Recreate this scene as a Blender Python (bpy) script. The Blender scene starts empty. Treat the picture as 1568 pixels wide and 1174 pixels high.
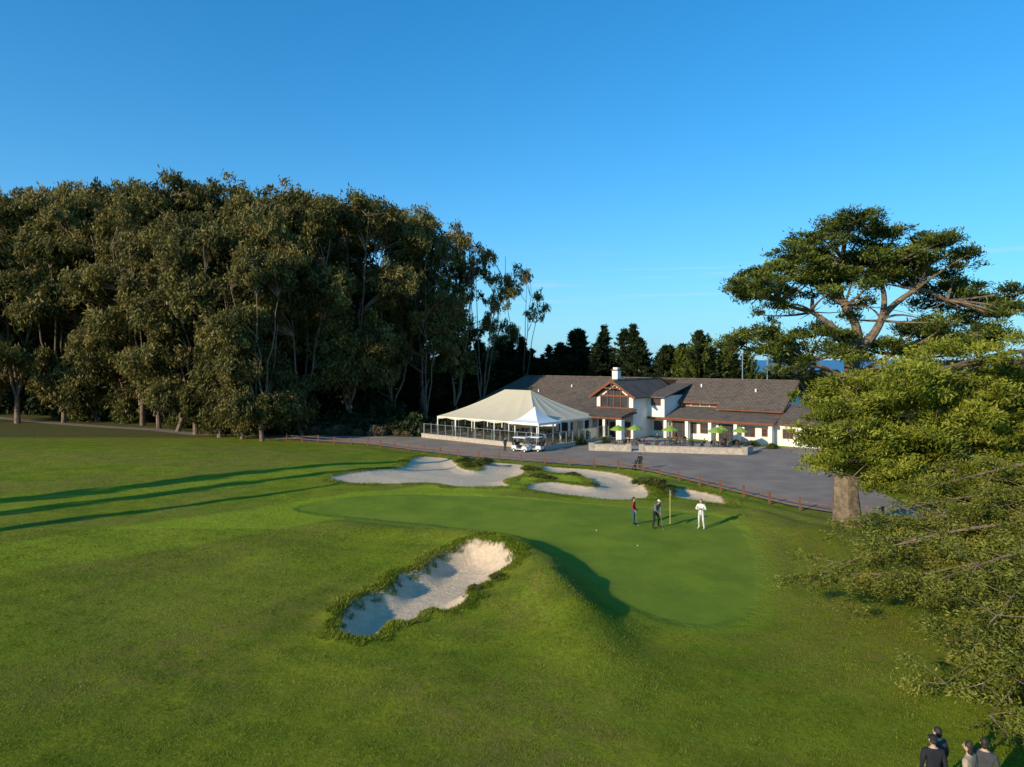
import bpy, math, random
import numpy as np
from mathutils import Vector, Matrix
import mathutils.geometry as mg
rng=np.random.default_rng(7); random.seed(5)
scene=bpy.context.scene
COL=scene.collection

# ---------------------------------------------------------------- node helpers
def new_mat(name):
    m=bpy.data.materials.new(name); m.use_nodes=True
    nt=m.node_tree; nt.nodes.clear()
    return m,nt
def N(nt,t,**k):
    n=nt.nodes.new(t)
    for a,b in k.items(): setattr(n,a,b)
    return n
def mixc(nt,fac,a,b,blend='MIX'):
    n=N(nt,'ShaderNodeMix',data_type='RGBA',blend_type=blend)
    for s,v in ((0,fac),(6,a),(7,b)):
        if hasattr(v,'links'): nt.links.new(v,n.inputs[s])
        elif isinstance(v,(int,float)): n.inputs[s].default_value=v
        else: n.inputs[s].default_value=(v[0],v[1],v[2],1)
    return n.outputs[2]
def math_(nt,op,a,b=None,c=None,clamp=False):
    n=N(nt,'ShaderNodeMath',operation=op,use_clamp=clamp)
    for i,v in enumerate((a,b,c)):
        if v is None: continue
        if hasattr(v,'links'): nt.links.new(v,n.inputs[i])
        else: n.inputs[i].default_value=v
    return n.outputs[0]
def maprange(nt,v,a,b,c=0.,d=1.,smooth=True):
    n=N(nt,'ShaderNodeMapRange',interpolation_type='SMOOTHSTEP' if smooth else 'LINEAR')
    nt.links.new(v,n.inputs[0])
    for i,x in zip((1,2,3,4),(a,b,c,d)): n.inputs[i].default_value=x
    return n.outputs[0]
def noise(nt,vec,scale,detail=4,rough=.55):
    n=N(nt,'ShaderNodeTexNoise'); n.inputs['Scale'].default_value=scale
    n.inputs['Detail'].default_value=detail; n.inputs['Roughness'].default_value=rough
    if vec is not None: nt.links.new(vec,n.inputs['Vector'])
    return n.outputs[0]
def attr(nt,name):
    n=N(nt,'ShaderNodeAttribute',attribute_name=name); return n.outputs['Fac']
def pos(nt): return N(nt,'ShaderNodeNewGeometry').outputs['Position']

def mat_basic(name,c1,c2=None,scale=3,rough=.8,bump=0,bscale=None,metal=0,detail=5,spec=.3):
    m,nt=new_mat(name)
    b=N(nt,'ShaderNodeBsdfPrincipled'); o=N(nt,'ShaderNodeOutputMaterial')
    nt.links.new(b.outputs[0],o.inputs[0])
    b.inputs['Roughness'].default_value=rough; b.inputs['Metallic'].default_value=metal
    b.inputs['Specular IOR Level'].default_value=spec
    tc=N(nt,'ShaderNodeTexCoord').outputs['Object']
    if c2 is None: c2=tuple(x*.8 for x in c1)
    nz=noise(nt,tc,scale,detail)
    f=maprange(nt,nz,.3,.7)
    nt.links.new(mixc(nt,f,c1,c2),b.inputs['Base Color'])
    if bump:
        bp=N(nt,'ShaderNodeBump'); bp.inputs['Strength'].default_value=bump; bp.inputs['Distance'].default_value=.05
        nt.links.new(noise(nt,tc,bscale or scale*6,4),bp.inputs['Height']); nt.links.new(bp.outputs[0],b.inputs['Normal'])
    return m

def mat_leaf(name,dark,mid,light,trans=.25,ov=.3):
    m,nt=new_mat(name)
    t=attr(nt,'tint')
    oi=N(nt,'ShaderNodeObjectInfo').outputs['Random']
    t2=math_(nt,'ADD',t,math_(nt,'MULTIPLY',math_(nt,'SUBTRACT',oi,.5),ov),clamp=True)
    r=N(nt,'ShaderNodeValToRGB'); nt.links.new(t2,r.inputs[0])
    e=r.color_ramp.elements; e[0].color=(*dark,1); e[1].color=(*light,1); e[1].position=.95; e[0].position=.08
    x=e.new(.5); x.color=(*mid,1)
    d=N(nt,'ShaderNodeBsdfDiffuse'); tr=N(nt,'ShaderNodeBsdfTranslucent'); g=N(nt,'ShaderNodeBsdfGlossy')
    g.inputs['Roughness'].default_value=.45; g.inputs['Color'].default_value=(.8,.8,.8,1)
    nt.links.new(r.outputs[0],d.inputs[0]); nt.links.new(r.outputs[0],tr.inputs[0])
    mx=N(nt,'ShaderNodeMixShader'); mx.inputs[0].default_value=trans
    nt.links.new(d.outputs[0],mx.inputs[1]); nt.links.new(tr.outputs[0],mx.inputs[2])
    mx2=N(nt,'ShaderNodeMixShader'); mx2.inputs[0].default_value=.012
    nt.links.new(mx.outputs[0],mx2.inputs[1]); nt.links.new(g.outputs[0],mx2.inputs[2])
    o=N(nt,'ShaderNodeOutputMaterial'); nt.links.new(mx2.outputs[0],o.inputs[0])
    return m

# ---------------------------------------------------------------- mesh builder
class MB:
    def __init__(s): s.v=[]; s.f=[]; s.m=[]
    def add(s,vs,fs,mi=0):
        o=len(s.v); s.v+= [tuple(v) for v in vs]
        for f in fs: s.f.append(tuple(i+o for i in f)); s.m.append(mi)
    def box(s,x0,x1,y0,y1,z0,z1,mi=0):
        vs=[(x,y,z) for z in (z0,z1) for y in (y0,y1) for x in (x0,x1)]
        s.add(vs,[(0,2,3,1),(4,5,7,6),(0,1,5,4),(2,6,7,3),(0,4,6,2),(1,3,7,5)],mi)
    def beam(s,p,q,w,h=None,mi=0,up=(0,0,1)):
        h=h or w; p=Vector(p);q=Vector(q);d=(q-p).normalized(); u=Vector(up)
        if abs(d.dot(u))>.98: u=Vector((1,0,0))
        a=d.cross(u).normalized(); b=a.cross(d).normalized()
        vs=[]
        for c in (p,q):
            for i,j in ((-1,-1),(1,-1),(1,1),(-1,1)): vs.append(c+a*i*w/2+b*j*h/2)
        s.add(vs,[(0,1,2,3),(7,6,5,4),(0,4,5,1),(1,5,6,2),(2,6,7,3),(3,7,4,0)],mi)
    def tube(s,pts,rad,n=8,mi=0,cap=True,lob=0):
        pts=[Vector(p) for p in pts]; vs=[];fs=[]
        ref=Vector((.3,.9,.1)).normalized()
        for i,p in enumerate(pts):
            d=(pts[min(i+1,len(pts)-1)]-pts[max(i-1,0)]).normalized()
            a=d.cross(ref)
            if a.length<.1: a=d.cross(Vector((1,0,0)))
            a.normalize(); b=d.cross(a)
            r=rad[i] if hasattr(rad,'__len__') else rad
            for k in range(n):
                t=2*math.pi*k/n; rr=r*(1+lob*math.sin(5*t+i*.3)+lob*.6*math.sin(3*t+1.3)); vs.append(p+a*math.cos(t)*rr+b*math.sin(t)*rr)
        for i in range(len(pts)-1):
            for k in range(n):
                k2=(k+1)%n; fs.append((i*n+k,i*n+k2,(i+1)*n+k2,(i+1)*n+k))
        if cap:
            fs.append(tuple(range(n))[::-1]); fs.append(tuple((len(pts)-1)*n+k for k in range(n)))
        s.add(vs,fs,mi)
    def ell(s,c,r,mi=0,nu=12,nv=8,zmin=-1,rot=None):
        vs=[];fs=[]
        for j in range(nv+1):
            ph=-math.pi/2+math.pi*j/nv
            zz=max(math.sin(ph),zmin); rr=math.cos(ph)
            for i in range(nu):
                th=2*math.pi*i/nu
                v=Vector((r[0]*rr*math.cos(th),r[1]*rr*math.sin(th),r[2]*zz))
                if rot is not None: v=rot@v
                vs.append(Vector(c)+v)
        for j in range(nv):
            for i in range(nu):
                i2=(i+1)%nu; fs.append((j*nu+i,j*nu+i2,(j+1)*nu+i2,(j+1)*nu+i))
        s.add(vs,fs,mi)
    def slab(s,pts,th,mi=0,dirv=(0,0,-1)):
        n=len(pts); d=Vector(dirv)*th
        vs=[Vector(p) for p in pts]+[Vector(p)+d for p in pts]
        fs=[tuple(range(n)),tuple(range(2*n-1,n-1,-1))]
        for i in range(n):
            j=(i+1)%n; fs.append((i,i+n,j+n,j))
        s.add(vs,fs,mi)
    def obj(s,name,mats,parent=None,loc=(0,0,0),rz=0,smooth=False):
        me=bpy.data.meshes.new(name); me.from_pydata(s.v,[],s.f); 
        for m in mats: me.materials.append(m)
        me.polygons.foreach_set('material_index',s.m)
        if smooth: me.polygons.foreach_set('use_smooth',[True]*len(s.f))
        me.update(); o=bpy.data.objects.new(name,me); COL.objects.link(o)
        o.location=loc; o.rotation_euler=(0,0,rz)
        if parent: o.parent=parent
        return o
def empty(name,loc=(0,0,0),rz=0,scale=1):
    e=bpy.data.objects.new(name,None); COL.objects.link(e); e.location=loc; e.rotation_euler=(0,0,rz); e.scale=(scale,)*3
    e.empty_display_size=.2
    return e

def quads_mesh(name,V,mats,mi=None,tint=None,F=None):
    me=bpy.data.meshes.new(name)
    if F is None: F=np.arange(len(V)).reshape(-1,4)
    nf=len(F); k=F.shape[1]
    me.vertices.add(len(V)); me.vertices.foreach_set('co',np.asarray(V,dtype=np.float32).ravel())
    me.loops.add(nf*k); me.loops.foreach_set('vertex_index',F.astype(np.int32).ravel())
    me.polygons.add(nf); me.polygons.foreach_set('loop_start',(np.arange(nf)*k).astype(np.int32))
    try: me.polygons.foreach_set('loop_total',np.full(nf,k,dtype=np.int32))
    except Exception: pass
    for m in mats: me.materials.append(m)
    if mi is not None: me.polygons.foreach_set('material_index',mi.astype(np.int32))
    if tint is not None:
        a=me.attributes.new('tint','FLOAT','FACE'); a.data.foreach_set('value',tint.astype(np.float32))
    me.update(calc_edges=True)
    return me
def unit(a): return a/np.maximum(np.linalg.norm(a,axis=1,keepdims=True),1e-6)
def cards(C,L,W,bias,rnd):
    n=len(C)
    a=unit(np.asarray(bias)+rng.normal(size=(n,3))*rnd)
    b=unit(np.cross(a,rng.normal(size=(n,3))))
    L=L*rng.uniform(.7,1.3,(n,1)); W=W*rng.uniform(.7,1.3,(n,1))
    V=np.stack([C+a*L,C+b*W,C-a*L,C-b*W],axis=1)
    return V.reshape(-1,3)
def np_tube(pts,rad,n=7,lob=0):
    m=MB(); m.tube(pts,rad,n,cap=False,lob=lob)
    return np.array([m.v[i] for f in m.f for i in f])
def bez(p,q,sag=.15,k=6,up=0.0):
    p=np.array(p,float);q=np.array(q,float)
    L=np.linalg.norm(q-p); o=rng.normal(size=3)*L*sag*.5; o[2]+=up*L
    m=(p+q)/2+o
    return [tuple((1-t)**2*p+2*t*(1-t)*m+t*t*q) for t in np.linspace(0,1,k)]
def tree_mesh(name,bark_list,leafV,leafT,mats):
    bV=np.concatenate(bark_list) if bark_list else np.zeros((0,3))
    nb=len(bV)//4; nl=len(leafV)//4
    V=np.concatenate([bV,leafV]); mi=np.concatenate([np.zeros(nb),np.ones(nl)])
    t=np.concatenate([np.full(nb,.5),leafT])
    return quads_mesh(name,V,mats,mi,t)
def place(name,me,loc,rz=0,sc=(1,1,1)):
    o=bpy.data.objects.new(name,me); COL.objects.link(o); o.location=loc; o.rotation_euler=(0,0,rz)
    o.scale=sc if hasattr(sc,'__len__') else (sc,)*3
    return o

# ---------------------------------------------------------------- terrain
def chaikin(P,it=2):
    P=np.array(P,float)
    for _ in range(it):
        Q=np.roll(P,-1,axis=0); P=np.stack([.75*P+.25*Q,.25*P+.75*Q],1).reshape(-1,2)
    return P
def sdf(P,X,Y):
    d=np.full(X.shape,1e9); s=np.ones(X.shape)
    n=len(P); j=n-1
    for i in range(n):
        ax,ay=P[i]; bx,by=P[j]; ex,ey=bx-ax,by-ay
        wx,wy=X-ax,Y-ay; t=np.clip((wx*ex+wy*ey)/(ex*ex+ey*ey+1e-12),0,1)
        d=np.minimum(d,(wx-ex*t)**2+(wy-ey*t)**2)
        c1=Y>=ay; c2=Y<by; c3=ex*wy>ey*wx
        flip=(c1&c2&c3)|(~c1&~c2&~c3); s=np.where(flip,-s,s); j=i
    return s*np.sqrt(d)
FENCE=[(-42,104),(-33,100),(-20.2,94.2),(-12,87),(-6.7,82.9),(-.3,79.2),(4.85,76.8),(9.75,74.9),(13.6,71.8),(17.1,64.8),(19.6,59.2),(21.7,54.5),(24.1,51.8)]
BF=chaikin([(-6.7,26.1),(-7.0,28.4),(-6.3,30.2),(-5.5,30.8),(-5.6,32.8),(-4.4,33.4),(-4.2,35.3),(-3.2,36.4),(-2.3,37.2),(-1.0,36.6),(-.1,35.0),(.25,32.5),(-1.0,32.3),(-.8,31.0),(-2.1,30.8),(-1.7,29.1),(-2.8,27.8),(-3.4,28.5),(-4.0,26.6),(-4.8,27.1),(-5.0,25.5),(-5.9,25.1)])
B1=chaikin([(-16.5,59.7),(-13.7,63.8),(-10.5,67.2),(-11.7,78.5),(-7.2,79.5),(-6,72.4),(-4,67.2),(-2.8,69.7),(-3.05,76),(-.7,76.5),(1.35,73.9),(1.4,64.9),(-1.1,60.2),(.3,55.5),(-4.4,55),(-6.9,57.9),(-10,57),(-13.8,56.6)],3)
B2=chaikin([(2.9,72.8),(6.2,72),(9.1,68),(11.6,64.5),(11,57.9),(11.2,54.8),(10.2,51.2),(8,49.8),(4.85,51.6),(2.6,53.2),(.9,54.6),(1.2,58.2),(3.6,60.0),(5.9,57.9),(6.9,57),(7.3,61.5),(6,65.2),(3.0,66.4)],3)
B3=chaikin([(13.0,60),(15.6,58.4),(17.2,55),(16.1,51.0),(12.6,51.2),(12.0,55.7)],3)
GR=chaikin([(-15.7,47.3),(-14.2,50.5),(-9.5,53),(-1.2,52.0),(5.6,48.4),(10,47.8),(14.6,45.3),(13.9,38.8),(11.9,32),(9.9,27.5),(7,26.0),(4.9,28),(3.4,31.5),(1.4,37),(-.9,40.5),(-5,43),(-11.4,45.2)],3)
RIDGE=[(-11.5,42.6,.3),(-7.4,40.6,.42),(-3.2,38.9,.65),(-.1,36.9,.85),(1.3,33,.95),(1.7,29.5,1.0),(2.3,26.4,.75),(3.0,23,.4),(3.6,19,.1)]
def ss(t): t=np.clip(t,0,1); return t*t*(3-2*t)
FX=np.array([p[0] for p in FENCE]); FY=np.array([p[1] for p in FENCE])
def terrain(X,Y,full=False):
    X=np.asarray(X,float);Y=np.asarray(Y,float)
    yf=np.interp(X,FX,FY)
    t=np.clip((Y-(yf-25))/25,0,1)
    h=-1.5*(.5*t+.5*ss(t))+.35*np.exp(-((t-.72)/.16)**2)*ss((X+25)/8)
    und=.09*np.sin(X*.21+Y*.13+1)*np.sin(Y*.17-X*.05)+.05*np.sin(X*.43-.6)*np.sin(Y*.31+X*.12)+.025*np.sin(X*1.1+Y*.5)*np.sin(Y*.9-X*.3)
    h+=und*(1-ss((Y-(yf-12))/8))
    best=np.full(X.shape,1e9); hh=np.zeros(X.shape)
    for a,b in zip(RIDGE[:-1],RIDGE[1:]):
        ex,ey=b[0]-a[0],b[1]-a[1]; q=np.clip(((X-a[0])*ex+(Y-a[1])*ey)/(ex*ex+ey*ey),0,1)
        d=(X-a[0]-ex*q)**2+(Y-a[1]-ey*q)**2
        c=a[2]+(b[2]-a[2])*q
        hh=np.where(d<best,c,hh); best=np.minimum(best,d)
    h+=hh*np.exp(-best/(1.65**2))
    for cx,cy,r,a in ((16.5,46.5,2.2,.5),(19,42.5,3,.4),(11.7,57.5,1.5,.45),(-12.5,38,3.5,.25),(-1,21,4.5,.25),(1.2,29.6,1.1,.28),(-.2,28.3,1.0,.22),(2.6,26.6,1.0,.2),(2.0,61.5,1.2,.3),(-2.6,73,1.5,.3),(5.2,62.5,1.2,.3),(-6.2,36.5,2.0,.25)):
        h+=a*np.exp(-((X-cx)**2+(Y-cy)**2)/r**2)
    sf=sdf(BF,X,Y)
    sb=np.minimum(np.minimum(sdf(B1,X,Y),sdf(B2,X,Y)),sdf(B3,X,Y))
    h-=.50*ss(-sf/1.2)+.18*ss(-sf/.2)
    h+=(.13+.05*np.sin(X*2.7+Y)*np.sin(Y*2.3-X))*np.exp(-((sf-.35)/.55)**2)
    h+=.05*np.sin(X*2.2+Y*1.1)*np.sin(Y*1.9-X*.7)*np.exp(-(np.maximum(sf,0)/2.2)**2)*(sf>0)
    h-=.20*ss(-sb/1.6)+.10*ss(-sb/.3)
    h+=.08*np.exp(-((sb-.5)/.7)**2)
    far=ss((Y-165)/1400)
    h=h-75*far+ (6*np.sin(X*.011+1)*np.sin(Y*.009)+4*np.sin(X*.023+Y*.017))*ss((Y-200)/400)
    if full: return h,np.minimum(sf,sb),sdf(GR,X,Y)
    return h
def axis(segs):
    out=[]
    for a,b,st in segs: out+=list(np.arange(a,b,st))
    out.append(segs[-1][1]); return np.array(out)
xs=axis([(-4000,-1000,300),(-1000,-200,50),(-200,-60,7),(-60,-24,1.2),(-24,22,.2),(22,60,1.0),(60,200,7),(200,1000,50),(1000,4000,300)])
ys=axis([(-300,0,20),(0,14,1.5),(14,40,.2),(40,82,.24),(82,110,1.2),(110,250,7),(250,1000,50),(1000,4000,200)])
GX,GY=np.meshgrid(xs,ys); Hh,SD,GD=terrain(GX,GY,True)
V=np.stack([GX,GY,Hh],-1).reshape(-1,3)
nx,ny=len(xs),len(ys)
I=(np.arange(ny-1)[:,None]*nx+np.arange(nx-1)[None,:]).ravel()
F=np.stack([I,I+1,I+nx+1,I+nx],1)

def ground_mat():
    m,nt=new_mat('grass_and_sand'); P=pos(nt)
    n_big=noise(nt,P,.09,4); n_mid=noise(nt,P,.5,6,.65); n_fine=noise(nt,P,5,6,.75); n_vf=noise(nt,P,22,5,.8); n_m2=noise(nt,P,1.6,5,.65)
    sd=attr(nt,'sand_d'); gd=attr(nt,'green_d')
    edge=math_(nt,'ADD',sd,math_(nt,'MULTIPLY',math_(nt,'SUBTRACT',noise(nt,P,2.0,6,.7),.5),1.1))
    sand_f=maprange(nt,edge,-.05,.05,1,0)
    gde=math_(nt,'ADD',gd,math_(nt,'MULTIPLY',math_(nt,'SUBTRACT',n_m2,.5),.5))
    green_f=maprange(nt,gde,-.4,.5,1,0)
    collar=math_(nt,'MULTIPLY',maprange(nt,gd,-.2,.15),maprange(nt,gd,.5,1.8,1,0))
    sx=N(nt,'ShaderNodeSeparateXYZ'); nt.links.new(P,sx.inputs[0])
    rough1=mixc(nt,maprange(nt,n_mid,.33,.68),(.140,.195,.012),(.27,.295,.018))
    brown=mixc(nt,maprange(nt,n_fine,.35,.7),(.24,.165,.05),(.33,.24,.07))
    bn=math_(nt,'MULTIPLY',maprange(nt,n_big,.42,.58),maprange(nt,n_m2,.34,.60))
    rough2=mixc(nt,math_(nt,'MULTIPLY',bn,.68),rough1,brown)
    stripe=math_(nt,'SINE',math_(nt,'MULTIPLY',math_(nt,'ADD',gd,math_(nt,'MULTIPLY',n_mid,.5)),2*math.pi/1.9))
    sf=math_(nt,'MULTIPLY',math_(nt,'MULTIPLY',maprange(nt,stripe,-.5,.5),maprange(nt,gd,8,13,1,0)),.28)
    rough3=mixc(nt,sf,rough2,(.22,.33,.018))
    ln=math_(nt,'ADD',math_(nt,'MULTIPLY',sx.outputs[0],-.66),math_(nt,'MULTIPLY',sx.outputs[1],.75))
    ln=math_(nt,'ADD',ln,math_(nt,'MULTIPLY',n_big,6))
    fwm=math_(nt,'MULTIPLY',maprange(nt,ln,43,44.2),maprange(nt,ln,50,51.2,1,0))
    rough3=mixc(nt,math_(nt,'MULTIPLY',fwm,.75),rough3,(.34,.43,.024))
    ln2=math_(nt,'MULTIPLY',maprange(nt,ln,59,61),maprange(nt,ln,66,68,1,0))
    rough3=mixc(nt,math_(nt,'MULTIPLY',ln2,.5),rough3,(.31,.38,.024))
    ln3=math_(nt,'MULTIPLY',maprange(nt,ln,31,32.5),maprange(nt,ln,38,39.5,1,0))
    rough3=mixc(nt,math_(nt,'MULTIPLY',ln3,.35),rough3,(.28,.36,.022))
    fine=mixc(nt,math_(nt,'MULTIPLY',maprange(nt,n_fine,.34,.72,0,1),.6),rough3,(.065,.10,.008))
    fine=mixc(nt,math_(nt,'MULTIPLY',maprange(nt,n_vf,.45,.75,0,1),.45),fine,(.38,.36,.06))
    fine=mixc(nt,math_(nt,'MULTIPLY',maprange(nt,noise(nt,P,.9,3,.5),.58,.72,0,1),.35),fine,(.075,.115,.010))
    gs=math_(nt,'SINE',math_(nt,'MULTIPLY',math_(nt,'ADD',sx.outputs[0],math_(nt,'MULTIPLY',sx.outputs[1],.25)),2*math.pi/3.2))
    gcol=mixc(nt,maprange(nt,n_mid,.35,.65),(.145,.205,.020),(.20,.26,.024))
    gcol=mixc(nt,math_(nt,'MULTIPLY',maprange(nt,n_big,.4,.65),.40),gcol,(.235,.265,.035))
    gcol=mixc(nt,math_(nt,'MULTIPLY',maprange(nt,gs,-.3,.3),.14),gcol,(.22,.29,.022))
    gcol=mixc(nt,math_(nt,'MULTIPLY',maprange(nt,n_vf,.3,.7),.3),gcol,(.10,.15,.013))
    g=mixc(nt,math_(nt,'MULTIPLY',collar,.30),fine,(.25,.32,.022))
    g=mixc(nt,green_f,g,gcol)
    sc=mixc(nt,maprange(nt,noise(nt,P,3,6,.7),.3,.7),(.80,.61,.415),(.64,.475,.31))
    sc=mixc(nt,math_(nt,'MULTIPLY',maprange(nt,n_vf,.45,.75),.4),sc,(.46,.335,.215))
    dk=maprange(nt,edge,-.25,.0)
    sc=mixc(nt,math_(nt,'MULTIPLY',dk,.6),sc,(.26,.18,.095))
    farm=maprange(nt,sx.outputs[1],150,210)
    fc=mixc(nt,maprange(nt,noise(nt,P,.04,8,.7),.35,.65),(.02,.04,.02),(.06,.08,.035))
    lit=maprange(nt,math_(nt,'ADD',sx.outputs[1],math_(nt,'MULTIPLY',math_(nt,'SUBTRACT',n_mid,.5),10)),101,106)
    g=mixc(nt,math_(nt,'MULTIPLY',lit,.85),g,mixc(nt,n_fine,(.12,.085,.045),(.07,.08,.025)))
    g=mixc(nt,farm,g,fc)
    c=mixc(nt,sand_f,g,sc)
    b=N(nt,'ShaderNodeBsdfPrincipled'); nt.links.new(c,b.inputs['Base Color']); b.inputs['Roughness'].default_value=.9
    b.inputs['Specular IOR Level'].default_value=.05
    bh=math_(nt,'ADD',math_(nt,'MULTIPLY',n_fine,1.2),math_(nt,'MULTIPLY',n_vf,.7))
    bh=math_(nt,'ADD',bh,math_(nt,'MULTIPLY',n_m2,1.6))
    inv=math_(nt,'SUBTRACT',1.0,math_(nt,'MAXIMUM',math_(nt,'MULTIPLY',green_f,.90),math_(nt,'MULTIPLY',sand_f,.45)))
    bp=N(nt,'ShaderNodeBump'); bp.inputs['Distance'].default_value=.12
    nt.links.new(math_(nt,'MULTIPLY',bh,inv),bp.inputs['Height']); bp.inputs['Strength'].default_value=.8
    nt.links.new(bp.outputs[0],b.inputs['Normal'])
    o=N(nt,'ShaderNodeOutputMaterial'); nt.links.new(b.outputs[0],o.inputs[0])
    return m
me=quads_mesh('ground',V,[ground_mat()],F=F)
for nm,arr in (('sand_d',SD),('green_d',GD)):
    a=me.attributes.new(nm,'FLOAT','POINT'); a.data.foreach_set('value',arr.ravel().astype(np.float32))
me.polygons.foreach_set('use_smooth',[True]*len(me.polygons))
place('ground',me,(0,0,0))

m,nt=new_mat('ocean_water'); b=N(nt,'ShaderNodeBsdfPrincipled'); b.inputs['Base Color'].default_value=(.05,.16,.30,1); b.inputs['Roughness'].default_value=.45
o=N(nt,'ShaderNodeOutputMaterial'); nt.links.new(b.outputs[0],o.inputs[0])
mb=MB(); mb.add([(-40000,1100,-63),(40000,1100,-63),(40000,60000,-63),(-40000,60000,-63)],[(0,1,2,3)]); mb.obj('ocean',[m])

# ---------------------------------------------------------------- road
M_asph=mat_basic('asphalt',(.33,.255,.20),(.24,.19,.155),.35,.95,.3,20,spec=.1)
mb=MB()
near=[(-43,106.5)]+[(x+ (.5 if i<8 else .9),y+.7) for i,(x,y) in enumerate(FENCE)]
farp=[(36,45.5),(62,36),(64,40.5),(40,50),(32,55),(33.5,66),(38,78),(46,84),(43,90),(36,92),(30,98),(10,99),(6,92),(-8,102),(-15,104),(-30,106),(-43,110)]
road=near+[(29,49.5)]+farp
rp=np.array(road); gxx,gyy=np.meshgrid(np.arange(-44,65,.75),np.arange(35,112,.75)); ins=sdf(rp,gxx,gyy)<-.35
tri=mg.delaunay_2d_cdt([Vector(p) for p in road]+[Vector((x,y)) for x,y in zip(gxx[ins],gyy[ins])],
    [(i,(i+1)%len(road)) for i in range(len(road))],[list(range(len(road)))],1,1e-4)
rv=np.array([[p.x,p.y] for p in tri[0]]); rz=terrain(rv[:,0],rv[:,1])+.05
mb.add([(a,b_,c) for (a,b_),c in zip(rv,rz)],[tuple(f) for f in tri[2]])
mb.obj('road',[M_asph])
M_path=mat_basic('path_asphalt',(.26,.205,.165),(.19,.155,.13),.6,.95,spec=.1)
mb=MB(); pl=[(-125,150),(-108,141),(-90,129.5),(-74,121),(-60,115),(-50,108),(-42,108)]
for i in range(len(pl)-1):
    (a,b_),(c,d)=pl[i],pl[i+1]
    mb.add([(a,b_-1.4,-1.46),(c,d-1.4,-1.46),(c,d+1.6,-1.46),(a,b_+1.6,-1.46)],[(0,1,2,3)])
mb.obj('path',[M_path])

# ---------------------------------------------------------------- materials for objects
M_white=mat_basic('white_stucco',(.88,.82,.72),(.80,.74,.64),.8,.85,.15,12)
M_roof,nt=new_mat('roof_shingle')
tc=N(nt,'ShaderNodeTexCoord').outputs['Object']; b=N(nt,'ShaderNodeBsdfPrincipled'); b.inputs['Roughness'].default_value=.9; b.inputs['Specular IOR Level'].default_value=.15
br=N(nt,'ShaderNodeTexBrick'); br.inputs['Scale'].default_value=1; br.inputs['Brick Width'].default_value=.6; br.inputs['Row Height'].default_value=.33; br.inputs['Mortar Size'].default_value=.04
br.inputs['Color1'].default_value=(.195,.150,.115,1); br.inputs['Color2'].default_value=(.11,.087,.071,1); br.inputs['Mortar'].default_value=(.035,.028,.024,1)
nt.links.new(tc,br.inputs['Vector'])
nt.links.new(mixc(nt,math_(nt,'MULTIPLY',maprange(nt,noise(nt,tc,.7,5),.3,.7),.5),br.outputs[0],(.155,.12,.095)),b.inputs['Base Color'])
o=N(nt,'ShaderNodeOutputMaterial'); nt.links.new(b.outputs[0],o.inputs[0])
M_timber=mat_basic('redwood_timber',(.24,.085,.04),(.15,.05,.025),4,.7)
M_glass=mat_basic('window_glass',(.035,.04,.045),(.06,.06,.06),.7,.08,spec=.6)
M_stone=mat_basic('stone_wall',(.54,.46,.36),(.37,.31,.24),3,.9,.5,9)
M_conc=mat_basic('concrete_paving',(.42,.35,.29),(.33,.28,.23),1,.9)
M_fence=mat_basic('fence_wood',(.22,.105,.06),(.14,.07,.04),5,.8)
M_metal=mat_basic('painted_metal',(.35,.35,.35),(.3,.3,.3),3,.4,metal=.5)
M_dark=mat_basic('dark_rubber',(.02,.02,.02),(.03,.03,.03),3,.7)
M_cream=mat_basic('cream_paint',(.80,.79,.75),(.75,.74,.7),3,.3,spec=.5)
M_green=mat_basic('lime_canvas',(.27,.38,.06),(.2,.31,.05),2,.7)
M_dwood=mat_basic('dark_furniture',(.07,.05,.04),(.05,.035,.03),5,.6)

def resample(P,step):
    P=np.array(P,float); d=np.r_[0,np.cumsum(np.linalg.norm(np.diff(P,axis=0),axis=1))]
    s=np.arange(0,d[-1],step); return np.stack([np.interp(s,d,P[:,k]) for k in range(P.shape[1])],1)
mb=MB(); fp=resample(FENCE[1:]+[(28,50)],2.9); fz=terrain(fp[:,0],fp[:,1]); prev=None
for (x,y),z in zip(fp,fz):
    lx,ly=rng.normal(size=2)*.05; hh_=rng.uniform(.9,1.08)
    mb.beam((x,y,z-.1),(x+lx,y+ly,z+hh_),.15,.15,0)
    if prev:
        for hgt in (.42,.80):
            mid=((prev[0]+x)/2,(prev[1]+y)/2,(prev[2]+z)/2+hgt-.05)
            mb.beam((prev[0],prev[1],prev[2]+hgt),mid,.05,.08,0); mb.beam(mid,(x,y,z+hgt),.05,.08,0)
    prev=(x,y,z)
mb.obj('wooden_fence',[M_fence])

# ---------------------------------------------------------------- clubhouse
TH=math.radians(-40)
club=empty('clubhouse',(35.4,93,-1.5),TH)
W=MB(); R=MB(); T=MB(); G=MB(); C=MB()
W.box(-20,-.5,1.5,5.2,-.3,3.25)
W.box(-20,-.6,5.2,16,-.3,5.25)
W.add([(-.6,5,5.25),(-.6,16,5.25),(-.6,10.5,8.4),(-.9,5,5.25),(-.9,16,5.25),(-.9,10.5,8.4)],[(0,1,2),(5,4,3),(0,3,4,1)])
W.box(-.4,8,1.7,11,-.3,3.2)
W.add([(8,1.7,3.2),(8,11,3.2),(8,6.3,5.2),(7.8,1.7,3.2),(7.8,11,3.2),(7.8,6.3,5.2)],[(0,1,2),(5,4,3)])
W.box(-25.4,-19,-4.3,12,-.3,6.5)
W.box(-19,-16.2,.2,9,3,6.3)
W.box(-54.5,-25.4,2.2,18,-.3,4.4)
W.box(-33.5,-25.4,-4,3,-.3,3.4)
def roofq(p,th=.16): R.slab(p,th)
roofq([(-20.3,-.0,3.05),(0.2,0,3.05),(.2,5.2,4.65),(-20.3,5.2,4.65)])
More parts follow.
